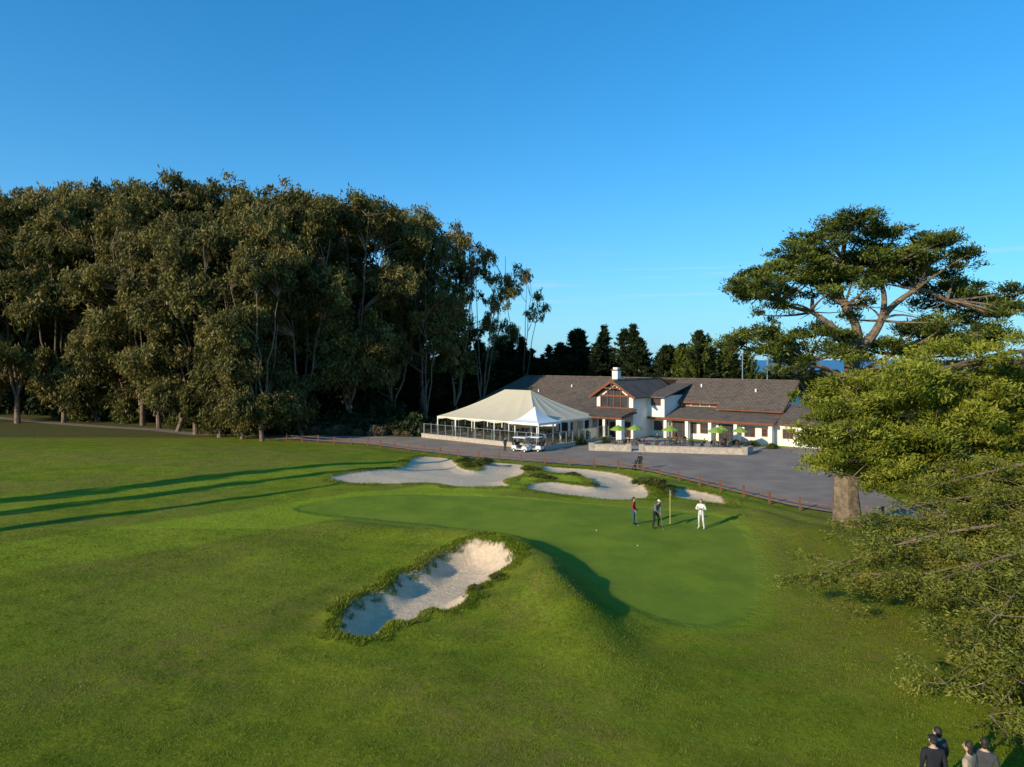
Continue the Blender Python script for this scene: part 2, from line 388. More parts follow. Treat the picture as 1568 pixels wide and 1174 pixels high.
roofq([(-19,4.7,5.35),(-9.4,4.7,5.35),(-9.4,10.5,8.72),(-19,10.5,8.72)])
roofq([(-9.4,3.3,4.65),(.35,3.3,4.65),(.35,10.5,8.72),(-9.4,10.5,8.72)])
roofq([(.35,16.8,5.1),(-54,16.8,5.1),(-51.5,10.5,8.72),(.35,10.5,8.72)])
roofq([(-51.5,10.5,8.72),(-56,15,4.4),(-56,1.2,4.0)])
roofq([(-56,1.2,4.1),(-25.4,1.2,4.1),(-25.4,10.5,8.70),(-51.5,10.5,8.70)])
roofq([(-35,-5,3.3),(-26.2,-5,3.3),(-26.2,4,6.2),(-32,4,6.2)])
roofq([(-35,-5,3.3),(-32,4,6.2),(-35,5.5,3.6)])
roofq([(.36,1.0,3.25),(8.7,1.0,3.25),(8.7,6.3,5.5),(.36,6.3,5.5)]); roofq([(8.7,11.8,3.2),(.36,11.8,3.2),(.36,6.3,5.5),(8.7,6.3,5.5)])
roofq([(-26.2,-5.2,6.2),(-22.2,-5.2,8.75),(-22.2,10,8.75),(-26.2,10,6.2)]); roofq([(-22.2,-5.2,8.75),(-18.2,-5.2,6.2),(-18.2,10,6.2),(-22.2,10,8.75)])
W.add([(-25.4,-4.3,6.5),(-19,-4.3,6.5),(-22.2,-4.3,8.5),(-25.4,-4.0,6.5),(-19,-4.0,6.5),(-22.2,-4.0,8.5)],[(0,1,2),(5,4,3)])
roofq([(-19.1,-.4,6.2),(-15.8,-.4,6.2),(-15.8,9,8.0),(-19.1,9,8.0)])
roofq([(-27.2,-8.9,3.6),(-18.3,-8.9,3.6),(-18.3,-4.3,4.5),(-27.2,-4.3,4.5)],.12)
T.beam((-27.2,-8.75,3.38),(-18.3,-8.75,3.38),.2,.32); T.beam((-18.45,-8.6,3.38),(-18.45,-4.3,4.0),.2,.3); T.beam((-27.05,-8.6,3.38),(-27.05,-4.3,4.0),.2,.3)
for x in (-26.5,-18.9): C.box(x-.45,x+.45,-8.6,-7.7,-.3,3.2)
for x in (-23.9,-21.5): C.box(x-.2,x+.2,-8.5,-8.1,-.3,3.2)
for sgn in (-1,1):
    T.beam((-22.2,-5.24,8.62),(-22.2+sgn*4.05,-5.24,6.05),.12,.36)
    T.beam((-22.2,-4.38,8.35),(-22.2+sgn*3.15,-4.38,6.35),.14,.22)
T.beam((-25.4,-4.4,6.35),(-19,-4.4,6.35),.16,.26); T.beam((-25.4,-4.4,4.55),(-19,-4.4,4.55),.16,.2)
for x in (-24.6,-23.4,-22.2,-21,-19.8): T.beam((x,-4.42,4.5),(x,-4.42,6.5 if abs(x+22.2)>1.5 else 7.4),.14,.14)
T.beam((-22.2,-5.2,7.4),(-22.2,-5.2,8.4),.14,.14); T.beam((-23.5,-5.2,7.55),(-20.9,-5.2,7.55),.14,.16)
G.box(-24.6,-19.8,-4.36,-4.32,4.65,6.3)
G.add([(-24.2,-4.34,6.45),(-20.2,-4.34,6.45),(-22.2,-4.34,7.9)],[(0,1,2)])
def win(x,z,w,h,y,mull=1,rows=1,door=False):
    G.box(x-w/2,x+w/2,y-.03,y+.02,z,z+h)
    fw=.12
    for xx in (x-w/2,x+w/2): T.box(xx-fw/2,xx+fw/2,y-.09,y,z-fw/2,z+h+fw/2)
    for zz in (z,z+h): T.box(x-w/2-fw/2+.002,x+w/2+fw/2-.002,y-.095,y-.002,zz-fw/2,zz+fw/2)
    for k in range(1,mull+1): 
        xx=x-w/2+w*k/(mull+1); T.box(xx-.03,xx+.03,y-.07,y-.004,z,z+h)
    for k in range(1,rows+1):
        zz=z+h*k/(rows+1); T.box(x-w/2,x+w/2,y-.065,y-.006,zz-.025,zz+.025)
for x,w in ((-17.8,1.5),(-10.2,1.5),(-3.6,1.4)): win(x,1.0,w,1.3,1.5,1,1)
for x,w in ((-14.2,2.6),(-6.9,2.4)): win(x,.05,w,2.4,1.5,2,1)
win(-12,.9,.7,1.5,1.5,0,1); win(-1.5,1.2,.7,1.0,1.5,0,1)
for k in range(6): win(-18.0+k*1.5,4.78,1.25,.42,5.2,1,0)
W.box(-9.4,-.1,4.0,5.2,4.2,4.9)
for k in range(5): win(-8.4+k*1.6,4.42,1.2,.36,4.0,1,0)
win(1.6,1.1,1.3,1.2,1.7,2,2); win(6.3,1.1,1.3,1.2,1.7,2,2); win(4.0,1.3,.6,.9,1.7,0,1)
win(-17.6,4.9,1.5,1.0,.2,2,1)
for x in (-24.2,-20.2): win(x,.2,1.5,2.3,-4.3,1,1)
win(-22.2,.05,1.5,2.3,-4.3,1,1)
for x in (-32,-29.6,-27.2): win(x,.4,1.6,2.2,-4,1,2)
for x in range(-52,-34,3): win(x,1.,1.5,1.4,2.2,1,1)
for x in (-19.6,-16.1,-12.6,-9.0,-5.2,-.3): 
    C.box(x-.24,x+.24,.2,.68,-.3,2.95)
T.beam((-20.2,.1,2.86),(.15,.1,2.86),.12,.2); T.beam((-20.2,-.05,3.0),(.2,-.05,3.0),.05,.22); T.beam((.25,-.02,2.95),(.25,5.2,4.5),.08,.22)
T.beam((.42,3.3,4.5),(.42,10.5,8.55),.1,.3); T.beam((.42,16.8,5.0),(.42,10.5,8.55),.1,.3)
T.beam((8.76,1.0,3.15),(8.76,6.3,5.38),.08,.22)
T.beam((.4,.95,3.1),(8.7,.95,3.1),.1,.16); T.beam((-19,4.64,5.2),(-9.4,4.64,5.2),.1,.2); T.beam((-9.4,3.24,4.5),(.35,3.24,4.5),.1,.2)
T.beam((-56,1.15,3.95),(-26,1.15,3.95),.1,.2); T.beam((-35,-5.05,3.15),(-26.2,-5.05,3.15),.1,.22)
R.beam((-51.5,10.5,8.78),(.35,10.5,8.78),.3,.12); R.beam((-22.2,-5.2,8.84),(-22.2,10,8.84),.3,.1)
for x,y in ((-14,8.5),(-5,7.6),(-30,6),(-38,7),(-44,5)): 
    z=4.65+(y-3.3)*.565 if x>-25 else 4.1+(y-1.2)*.495
    C.box(x-.1,x+.1,y-.1,y+.1,z-.2,z+.4)
C.box(-25.6,-24.6,.5,1.5,4,10.1); T.box(-25.72,-24.48,.38,1.62,10.1,10.28); C.box(-25.5,-24.7,.6,1.4,10.28,10.6)
G.box(-.59,-.56,9.6,11.4,5.6,6.8); T.box(-.58,-.5,9.45,9.6,5.5,6.9); T.box(-.58,-.5,11.4,11.55,5.5,6.9)
W.obj('walls',[M_white],club); R.obj('roof',[M_roof],club); T.obj('timber_trim',[M_timber],club); G.obj('windows',[M_glass],club); C.obj('columns_and_chimney',[M_white],club)

# ---------------------------------------------------------------- patio
patio=empty('patio',(0,0,0))
mb=MB(); pp=[(10.3,88.8),(28.8,84.6),(34,91.2),(20.5,103),(14,98)]
mb.slab([(x,y,-1.34) for x,y in pp],.2,0); mb.obj('paving',[M_conc],patio)
mb=MB()
def wallseg(mb,a,b,z0,h,w=.35,mi=0):
    mb.beam((a[0],a[1],z0+h/2),(b[0],b[1],z0+h/2),w,h,mi); mb.beam((a[0],a[1],z0+h+.04),(b[0],b[1],z0+h+.04),w+.1,.08,1)
for a,b in (((10.3,88.8),(15,87.75)),((16.6,87.4),(28.8,84.6)),((28.8,84.6),(30.5,86.8)),((10.3,88.8),(12,92))): wallseg(mb,a,b,-1.5,.85)
for p in ((10.3,88.8),(15,87.75),(16.6,87.4),(28.8,84.6)): mb.box(p[0]-.3,p[0]+.3,p[1]-.3,p[1]+.3,-1.5,-.45,0)
mb.obj('low_stone_wall',[M_stone,M_conc],patio)

def umbrella(x,y,z,s=1.):
    u=empty('patio_umbrella',(x,y,z)); mb=MB(); n=8; r=1.1*s
    top=(0,0,2.72); ring=[(r*math.cos(2*math.pi*k/n),r*math.sin(2*math.pi*k/n),2.15) for k in range(n)]
    low=[(p[0]*1.01,p[1]*1.01,2.0) for p in ring]
    mb.add([top]+ring+low,[(0,1+k,1+(k+1)%n) for k in range(n)]+[(1+k,1+n+k,1+n+(k+1)%n,1+(k+1)%n) for k in range(n)])
    mb.obj('canopy',[M_green],u)
    mb=MB(); mb.tube([(0,0,.0),(0,0,2.8)],.03,8)
    mb.tube([(0,0,0),(0,0,.08)],.28,10)
    for p in ring: mb.beam((0,0,2.6),(p[0]*.98,p[1]*.98,2.13),.02,.02)
    mb.obj('pole',[M_metal],u)
def table_set(x,y,z,rz,n=4):
    e=empty('patio_table',(x,y,z),rz); mb=MB()
    mb.tube([(0,0,.70),(0,0,.75)],.5,16); mb.tube([(0,0,0),(0,0,.7)],.04,8); mb.tube([(0,0,0),(0,0,.04)],.25,10)
    mb.obj('table',[M_dwood],e)
    for k in range(n):
        a=2*math.pi*k/n; c=Vector((math.cos(a)*.85,math.sin(a)*.85,0)); ch=MB()
        ch.box(-.22,.22,-.22,.22,.42,.46); ch.box(.18,.22,-.22,.22,.46,.9)
        for i in (-.19,.19):
            for j in (-.19,.19): ch.box(i-.02,i+.02,j-.02,j+.02,0,.42)
        o=ch.obj('chair_%d'%k,[M_dwood],e); o.location=c; o.rotation_euler=(0,0,a)
for x,y in ((14.6,94),(17.0,94.6),(21.6,93.2),(27.2,91.2),(28.6,93.4),(30.6,91.6)):
    umbrella(x,y,-1.34,rng.uniform(.9,1.1)); table_set(x+.1,y-.9,-1.34,rng.uniform(0,3))
for x,y in ((19.3,91),(24.4,90),(24,95)): table_set(x,y,-1.34,rng.uniform(0,3))

# ---------------------------------------------------------------- marquee tent + terrace
M_tent,nt=new_mat('tent_canvas'); d=N(nt,'ShaderNodeBsdfDiffuse'); t_=N(nt,'ShaderNodeBsdfTranslucent'); mx=N(nt,'ShaderNodeMixShader'); mx.inputs[0].default_value=.25
cc=mixc(nt,noise(nt,N(nt,'ShaderNodeTexCoord').outputs['Object'],.6,4),(.84,.73,.53),(.74,.64,.46))
nt.links.new(cc,d.inputs[0]); nt.links.new(cc,t_.inputs[0]); nt.links.new(d.outputs[0],mx.inputs[1]); nt.links.new(t_.outputs[0],mx.inputs[2])
o=N(nt,'ShaderNodeOutputMaterial'); nt.links.new(mx.outputs[0],o.inputs[0])
tent=empty('marquee_tent',(3.3,91,-1.5),TH)
mb=MB(); e0=3.35; zr=7.3; Lx=19.;Ly=15.
cor=[(-Lx,0),(0,0),(0,Ly),(-Lx,Ly)]; rid=[(-12,7.5),(-7,7.5)]
def patch(a,b,c,d,n=20,k=8,bays=5):
    vs=[];fs=[]
    for j in range(k+1):
        s=j/k
        for i in range(n+1):
            t=i/n
            lo=Vector((*a,0)).lerp(Vector((*b,0)),t); hi=Vector((*d,0)).lerp(Vector((*c,0)),t)
            p=lo.lerp(hi,s); p.z=e0+(zr-e0)*(s-.30*s*(1-s))-.16*abs(math.sin(math.pi*t*bays))*(1-s)*s*2
            vs.append(p)
    for j in range(k):
        for i in range(n): fs.append((j*(n+1)+i,j*(n+1)+i+1,(j+1)*(n+1)+i+1,(j+1)*(n+1)+i))
    mb.add(vs,fs)
patch(cor[0],cor[1],rid[1],rid[0]); patch(cor[1],cor[2],rid[1],rid[1],bays=4); patch(cor[2],cor[3],rid[0],rid[1]); patch(cor[3],cor[0],rid[0],rid[0],bays=4)
def valance(a,b,n):
    a=Vector((*a,e0));b=Vector((*b,e0)); vs=[];fs=[]; k=8
    nn=n*k
    for i in range(nn+1):
        p=a.lerp(b,i/nn); dz=.18+.22*abs(math.cos(math.pi*i/k))
        vs+= [p,p-Vector((0,0,dz))]
    for i in range(nn): fs.append((2*i,2*i+1,2*i+3,2*i+2))
    mb.add(vs,fs)
valance(cor[0],cor[1],5); valance(cor[1],cor[2],4); valance(cor[2],cor[3],5); valance(cor[3],cor[0],4)
q0=[(-4.2,-.9),(1.0,-.9),(1.0,4.2),(-4.2,4.2)]; pk=Vector((-1.6,1.65,e0+2.0))
for a,b_ in zip(q0,q0[1:]+q0[:1]):
    vs=[];k=8
    for j in range(k+1):
        s=j/k
        for i in range(7):
            p=Vector((*a,e0)).lerp(Vector((*b_,e0)),i/6).lerp(pk,s); p.z=e0+.12+(pk.z-e0)*(s**1.7); vs.append(p)
    mb.add(vs,[(j*7+i,j*7+i+1,(j+1)*7+i+1,(j+1)*7+i) for j in range(k) for i in range(6)],1)
    mb.add([Vector((*a,e0+.12)),Vector((*b_,e0+.12)),Vector((*b_,e0-.2)),Vector((*a,e0-.2))],[(0,1,2,3)],1)
mb.obj('canopy',[M_tent,M_cream],tent,smooth=False)
mb=MB()
for i in range(6):
    x=-Lx+i*Lx/5
    for y in (0.06,Ly-.06): mb.beam((x,y,0.05),(x,y,e0),.14,.14)
for j in range(1,4):
    for x in (-Lx+.06,-.06): mb.beam((x,j*Ly/4,0.05),(x,j*Ly/4,e0),.14,.14)
for p in rid: mb.beam((p[0],p[1],.05),(p[0],p[1],zr-.1),.16,.16)
for p in q0: mb.beam((p[0]*.98,p[1]*.98,.05),(p[0]*.98,p[1]*.98,e0),.12,.12)
for a,b_ in zip(cor,cor[1:]+cor[:1]): mb.beam((a[0]*.995,a[1]*.99+.03,e0-.1),(b_[0]*.995,b_[1]*.99+.03,e0-.1),.1,.1)
mb.obj('posts',[M_cream],tent)
M_gp,nt=new_mat('glass_panel'); tr=N(nt,'ShaderNodeBsdfTransparent'); gl=N(nt,'ShaderNodeBsdfGlossy'); gl.inputs['Roughness'].default_value=.05; gl.inputs['Color'].default_value=(.7,.75,.75,1)
tr.inputs['Color'].default_value=(.72,.78,.76,1); mx=N(nt,'ShaderNodeMixShader'); mx.inputs[0].default_value=.2
nt.links.new(tr.outputs[0],mx.inputs[1]); nt.links.new(gl.outputs[0],mx.inputs[2]); o=N(nt,'ShaderNodeOutputMaterial'); nt.links.new(mx.outputs[0],o.inputs[0])
ter=empty('terrace',(4.3,88.9,-1.5),TH)
mb=MB(); mb.box(-23,0,0,18,-.2,.12); mb.obj('floor',[M_conc],ter)
mb=MB(); mb.box(-23,0,-.3,0,-.2,.62); mb.box(0,.3,-.3,16,-.2,.62); mb.box(-23.3,-23,-.3,16,-.2,.62)
mb.box(-23.35,.35,-.36,.03,.62,.70); mb.obj('base_wall',[M_stone],ter)
mb=MB(); gp=MB()
for i in range(16):
    x=-22.8+i*22.8/15; mb.beam((x,-.15,.7),(x,-.15,2.15),.08,.08)
    if i<15: gp.add([(x+.06,-.15,.8),(x+1.44,-.15,.8),(x+1.44,-.15,2.1),(x+.06,-.15,2.1)],[(0,1,2,3)])
for i in range(11):
    y=i*1.52
    for xx in (.15,-23.15):
        mb.beam((xx,y,.62),(xx,y,2.15),.08,.08)
        if i<10: gp.add([(xx,y+.06,.75),(xx,y+1.44,.75),(xx,y+1.44,2.1),(xx,y+.06,2.1)],[(0,1,2,3)])
mb.beam((-23,-.15,2.17),(.15,-.15,2.17),.08,.05); mb.beam((.15,-.1,2.17),(.15,15.3,2.17),.08,.05)
mb.obj('railing',[M_metal],ter); gp.obj('glass',[M_gp],ter)
for i in range(7):
    for j in range(3):
        c=Matrix.Rotation(TH,4,'Z')@Vector((-20.5+i*3.1,4+j*4.2,0)); table_set(4.3+c.x,88.9+c.y,-1.38,rng.uniform(0,3))

# ---------------------------------------------------------------- golf carts
def golf_cart(x,y,z,rz):
    e=empty('golf_cart',(x,y,z),rz); mb=MB()
    prof=[(-1.15,.35),(-1.15,.75),(-.75,.85),(-.45,.80),(-.42,.42),(.35,.42),(.55,.85),(1.05,.72),(1.2,.5),(1.2,.32)]
    n=len(prof); vs=[(a,-.55,b) for a,b in prof]+[(a,.55,b) for a,b in prof]
    mb.add(vs,[tuple(range(n)),tuple(range(2*n-1,n-1,-1))]+[(i,i+n,(i+1)%n+n,(i+1)%n) for i in range(n)])
    mb.box(-.95,1.0,-.62,.62,1.82,1.88); mb.box(-.9,.95,-.57,.57,1.88,1.91)
    mb.obj('body',[M_cream],e)
    mb=MB()
    for s in (-.53,.53):
        mb.tube([(.62,s,.8),(.85,s,1.82)],.02,6); mb.tube([(-.85,s,.8),(-.85,s,1.82)],.02,6)
    mb.tube([(.5,.25,.8),(.28,.25,1.05)],.02,6); mb.obj('frame',[M_metal],e)
    mb=MB(); mb.box(-.6,-.05,-.5,.5,.6,.78); mb.box(-.68,-.58,-.5,.5,.85,1.25)
    mb.tube([(.27,.25,1.05),(.25,.25,1.07)],.17,12); mb.tube([(-1.05,-.25,.75),(-1.25,-.27,1.5)],.13,10); mb.tube([(-1.05,.25,.75),(-1.25,.27,1.5)],.13,10)
    mb.obj('seat_and_bags',[M_dark],e)
    mb=MB()
    for a in (-.8,.85):
        for s in (-.6,.42): mb.tube([(a,s,.23),(a,s+.18,.23)],.23,16,0); mb.tube([(a,s-.005,.23),(a,s+.185,.23)],.11,12,1)
    mb.obj('wheels',[M_dark,M_cream],e)
    mb=MB(); mb.add([(.65,-.5,.88),(.65,.5,.88),(.84,.5,1.78),(.84,-.5,1.78)],[(0,1,2,3)]); mb.obj('windshield',[M_gp],e)
golf_cart(1.2,87.6,-1.46,math.radians(-35)); golf_cart(2.9,87.9,-1.46,math.radians(150))

# ---------------------------------------------------------------- people
SKIN=mat_basic('skin',(.55,.34,.24),(.5,.3,.21),8,.6)
SKIN2=mat_basic('skin_tan',(.36,.21,.14),(.33,.19,.12),8,.6)
def cloth(n,c): return mat_basic(n,c,tuple(x*.75 for x in c),7,.85,.2,30)
C_red=cloth('red_shirt',(.33,.03,.04)); C_teal=cloth('teal_trousers',(.02,.09,.14)); C_grey=cloth('grey_jacket',(.16,.17,.19)); C_blk=cloth('black_cloth',(.02,.02,.025))
C_wht=cloth('white_cloth',(.75,.72,.68)); C_beige=cloth('beige_coat',(.42,.31,.22)); C_navy=cloth('navy_cloth',(.03,.04,.09)); C_hair=mat_basic('hair',(.025,.018,.012),(.04,.03,.02),20,.6)
C_khaki=cloth('khaki',(.30,.25,.17)); C_dgrey=cloth('dark_grey_cloth',(.06,.06,.065))
BASE=dict(pel=(0,0,.95),sp=(0,0,1.14),ch=(0,0,1.34),nk=(0,0,1.49),hd=(0,-.01,1.57),
 sl=(.19,0,1.41),sr=(-.19,0,1.41),el=(.25,.03,1.14),er=(-.25,.03,1.14),wl=(.25,-.06,.90),wr=(-.25,-.06,.90),
 hl=(.1,0,.90),hr=(-.1,0,.90),kl=(.12,-.02,.5),kr=(-.12,-.02,.5),al=(.13,.02,.09),ar=(-.13,.02,.09),tl=(.15,-.17,.045),tr=(-.15,-.17,.045))
BONES=[('pel','sp'),('sp','ch'),('ch','nk'),('nk','hd'),('ch','sl'),('ch','sr'),('sl','el'),('el','wl'),('sr','er'),('er','wr'),('pel','hl'),('pel','hr'),('hl','kl'),('kl','al'),('hr','kr'),('kr','ar'),('al','tl'),('ar','tr')]
RAD=dict(pel=.15,sp=.135,ch=.15,nk=.062,hd=.055,sl=.08,sr=.08,el=.05,er=.05,wl=.034,wr=.034,hl=.10,hr=.10,kl=.065,kr=.065,al=.045,ar=.045,tl=.04,tr=.04)
def person(loc,rz,pose,shirt,pants,skin=SKIN,hair=C_hair,cap=None,h=1.75,headrot=0,longhair=False,club_in_hand=None,shortsleeve=False,name='golfer',shoes=None):
    e=empty(name,loc,rz,h/1.75); J=dict(BASE); J.update(pose); keys=list(J); idx={k:i for i,k in enumerate(keys)}
    me=bpy.data.meshes.new('b'); me.from_pydata([J[k] for k in keys],[(idx[a],idx[b]) for a,b in BONES],[])
    o=bpy.data.objects.new('b',me); COL.objects.link(o)
    md=o.modifiers.new('s','SKIN'); sv=me.skin_vertices[0].data
    for k in keys:
        r=RAD[k]; sv[idx[k]].radius=(r,r*.72) if k in('pel','sp','ch') else (r,r)
        sv[idx[k]].use_root=(k=='pel')
    md2=o.modifiers.new('u','SUBSURF'); md2.levels=2
    bpy.context.view_layer.update(); dg=bpy.context.evaluated_depsgraph_get()
    m2=bpy.data.meshes.new_from_object(o.evaluated_get(dg)); bpy.data.objects.remove(o)
    m2.materials.clear()
    for m in (shirt,pants,skin,shoes or C_blk): m2.materials.append(m)
    nP=len(m2.polygons); cen=np.zeros(nP*3); m2.polygons.foreach_get('center',cen); cen=cen.reshape(-1,3)
    D=[];Tt=[]
    for a,b in BONES:
        A=np.array(J[a]);B=np.array(J[b]);d=B-A; t=np.clip((cen-A)@d/max(d@d,1e-9),0,1); D.append(np.linalg.norm(cen-A-t[:,None]*d,axis=1)); Tt.append(t)
    bi=np.argmin(np.array(D),axis=0); mis=[]
    for q in range(nP):
        a,b=BONES[bi[q]]; t=Tt[bi[q]][q]; mi=0
        if b in('kl','kr','al','ar','hl','hr'): mi=1
        if a=='pel' and b=='sp' and t<.25: mi=1
        if b in('tl','tr') or (b in('al','ar') and t>.93): mi=3
        if (a,b)==('nk','hd'): mi=2
        if b in('wl','wr') and (shortsleeve or t>.93): mi=2
        mis.append(mi)
    m2.polygons.foreach_set('material_index',mis); m2.polygons.foreach_set('use_smooth',[True]*nP)
    bo=bpy.data.objects.new('body',m2); COL.objects.link(bo); bo.parent=e
    hm=MB(); c=Vector(J['hd'])+Vector((0,-.015,.085)); Rm=Matrix.Rotation(headrot,3,'Z')
    hm.ell(c,(.076,.094,.118),0,16,12,rot=Rm)
    def hp(x,y,z): return c+Rm@Vector((x,y,z))
    hm.tube([hp(0,-.088,.02),hp(0,-.112,-.02)],[.008,.016],6,0)
    for s in (-1,1):
        hm.ell(hp(s*.077,.005,-.005),(.012,.02,.032),0,8,6,rot=Rm); hm.ell(hp(s*.03,-.083,.012),(.012,.008,.007),2,8,6,rot=Rm)
    hm.ell(hp(0,-.088,-.052),(.024,.008,.006),3,8,6,rot=Rm)
    if cap:
        hm.ell(hp(0,.008,.035),(.084,.102,.095),4,16,10,zmin=-.05,rot=Rm)
        vs=[hp(.07*math.cos(a),-.07-.09*math.sin(a),.045) for a in np.linspace(0,math.pi,9)]; hm.slab(vs,.012,4)
        hm.ell(hp(0,.03,-.01),(.08,.082,.07),1,14,8,rot=Rm)
    else:
        hm.ell(hp(0,.018,.03),(.084,.095,.105),1,16,10,zmin=-.35,rot=Rm); hm.ell(hp(0,.045,-.03),(.074,.06,.09 if not longhair else .2),1,14,8,rot=Rm)
    hm.obj('head',[skin,hair,C_blk,C_red,cap or hair],e,smooth=True)
    hn=MB()
    for s,el,wr in ((1,'el','wl'),(-1,'er','wr')):
        w=Vector(J[wr]); d=(w-Vector(J[el])).normalized(); f=Vector((0,-1,0))
        if abs(d.dot(f))>.9: f=Vector((-s,0,0))
        side=d.cross(f).normalized(); f=side.cross(d).normalized()
        if f.y>0: f=-f
        hn.tube([w-d*.01,w+d*.03,w+d*.09],[.026,.036,.033],8,0)
        for k,(off,ln) in enumerate(((-.027,.062),(-.009,.074),(.009,.07),(.027,.052))):
            b0=w+d*.085+f*off; inn=-side*s*.4
            hn.tube([b0,b0+d*ln*.5+inn*ln*.2,b0+d*ln*.85+inn*ln*.7],[.0095,.009,.007],6,0)
        t0=w+d*.035+f*.03; hn.tube([t0,t0+f*.03+d*.025,t0+f*.035+d*.05],[.011,.01,.008],6,0)
    hn.obj('hands',[skin],e,smooth=True)
    if club_in_hand:
        a,b=club_in_hand; cm=MB(); cm.tube([a,b],[.014,.007],6); bb=Vector(b); cm.beam(bb,bb+Vector((.0,-.1,0)),.03,.03); cm.obj('golf_putter',[M_metal],e)
    return e
def gz(x,y): return float(terrain(np.array([x]),np.array([y]))[0])
person((7.6,42.6,gz(7.6,42.6)),math.radians(70),dict(el=(.24,.04,1.15),wl=(.2,-.12,.95),er=(-.24,.04,1.15),wr=(-.22,-.1,.94)),C_red,C_teal,SKIN,club_in_hand=((-.22,-.14,.86),(-.3,-.28,.03)),h=1.70)
person((8.85,42.0,gz(8.85,42.0)),math.radians(35),dict(sp=(0,-.03,1.12),ch=(0,-.12,1.30),nk=(0,-.19,1.43),hd=(0,-.24,1.50),sl=(.19,-.13,1.36),sr=(-.19,-.13,1.36),el=(.22,-.2,1.10),er=(-.22,-.2,1.10),wl=(.05,-.33,.92),wr=(-.05,-.33,.90),
  hl=(.11,.03,.9),hr=(-.11,.03,.9),kl=(.2,-.06,.5),kr=(-.2,-.06,.5),al=(.24,.02,.09),ar=(-.24,.02,.09),tl=(.27,-.17,.045),tr=(-.27,-.17,.045)),C_grey,C_blk,SKIN2,cap=C_wht,h=1.83,club_in_hand=((0,-.36,.95),(0,-.55,.03)))
person((11.65,42.05,gz(11.65,42.05)),math.radians(-30),dict(el=(.30,-.04,1.17),er=(-.30,-.04,1.17),wl=(.06,-.24,1.26),wr=(-.06,-.24,1.22),kl=(.13,-.02,.5),al=(.17,.03,.09),tl=(.2,-.15,.045)),C_wht,C_wht,SKIN,cap=None,h=1.80,club_in_hand=((0,-.27,1.25),(-.05,-.3,.35)),shoes=C_wht)
person((13.75,73.3,-1.45),math.radians(160),dict(wr=(-.22,-.25,1.0),kl=(.12,-.12,.52),al=(.12,-.16,.09),tl=(.12,-.34,.045),kr=(-.12,.06,.5),ar=(-.12,.2,.1),tr=(-.12,.03,.045)),C_blk,C_blk,cap=C_blk)
e=empty('golf_push_cart',(13.1,73.0,-1.45),.4); mb=MB(); mb.tube([(0,0,.2),(.15,.05,.6),(.25,.08,1.05)],[.13,.14,.15],10)
for s in (-.3,.3): mb.tube([(-.05,s-.02,.15),(-.05,s+.02,.15)],.15,12)
mb.tube([(-.05,-.3,.15),(-.05,.3,.15)],.02,6); mb.tube([(.1,0,.3),(-.35,0,.95)],.02,6); mb.obj('bag_and_wheels',[M_dark],e)
person((9.72,15.75,gz(9.75,15.75)),math.radians(170),{},C_blk,C_navy,name='spectator',h=1.76,cap=C_blk)
person((10.05,16.1,gz(10.1,16)),math.radians(200),{},C_dgrey,C_blk,name='spectator',h=1.76)
person((10.38,15.5,gz(10.4,15.5)),math.radians(215),{},C_beige,C_khaki,name='spectator',h=1.76,longhair=True)
person((10.80,15.6,gz(10.8,15.6)),math.radians(150),{},C_dgrey,C_blk,name='spectator',h=1.80)
sit=dict(pel=(0,.05,.5),sp=(0,.05,.68),ch=(0,.04,.88),nk=(0,.02,1.03),hd=(0,0,1.11),sl=(.19,.03,.95),sr=(-.19,.03,.95),el=(.24,-.05,.70),er=(-.24,-.05,.70),wl=(.12,-.28,.76),wr=(-.12,-.28,.76),hl=(.1,.0,.5),hr=(-.1,0,.5),kl=(.13,-.42,.52),kr=(-.13,-.42,.52),al=(.13,-.42,.09),ar=(-.13,-.42,.09),tl=(.13,-.6,.045),tr=(-.13,-.6,.045))
person((17.9,91.2,-1.34),math.radians(80),sit,C_red,C_navy,name='patio_guest'); person((25.4,90.1,-1.34),math.radians(-90),sit,C_blk,C_khaki,name='patio_guest')
person((19.6,92.2,-1.34),math.radians(0),{},C_navy,C_khaki,name='patio_guest'); person((22.9,95,-1.34),math.radians(60),{},C_red,C_blk,name='patio_guest')
person((-.9,88.3,-1.46),math.radians(40),{},C_teal,C_blk,name='patio_guest')

e=empty('golf_flagstick',(10.05,43.4,gz(10.05,43.4))); mb=MB(); mb.tube([(0,0,0),(0,0,2.1)],.018,8)
mb.obj('pole',[mat_basic('yellow_pole',(.7,.6,.25),(.65,.55,.2),2,.4)],e)
mb=MB(); mb.add([(0,0,2.08),(.04,.03,2.0),(.10,.05,1.78),(.02,0,1.7)],[(0,1,2,3)]); mb.tube([(0,0,-.02),(0,0,.012)],.054,12); mb.obj('flag',[C_wht],e)
for x,y in ((7.0,38.0),(5.1,41.2)):
    mb=MB(); mb.ell((0,0,.03),(.035,.035,.035),0); mb.obj('golf_ball',[C_wht],loc=(x,y,gz(x,y)),smooth=True)
for x,y,h in ((42.2,125,13.0),(43,115,12.5)):
    e=empty('street_lamp',(x,y,-1.5)); mb=MB(); mb.tube([(0,0,0),(0,0,h)],[.12,.07],8); mb.beam((-.5,0,h),(.5,0,h),.1,.08); mb.box(-.7,-.35,-.15,.15,h-.1,h+.08); mb.box(.35,.7,-.15,.15,h-.1,h+.08); mb.obj('pole',[M_metal],e)

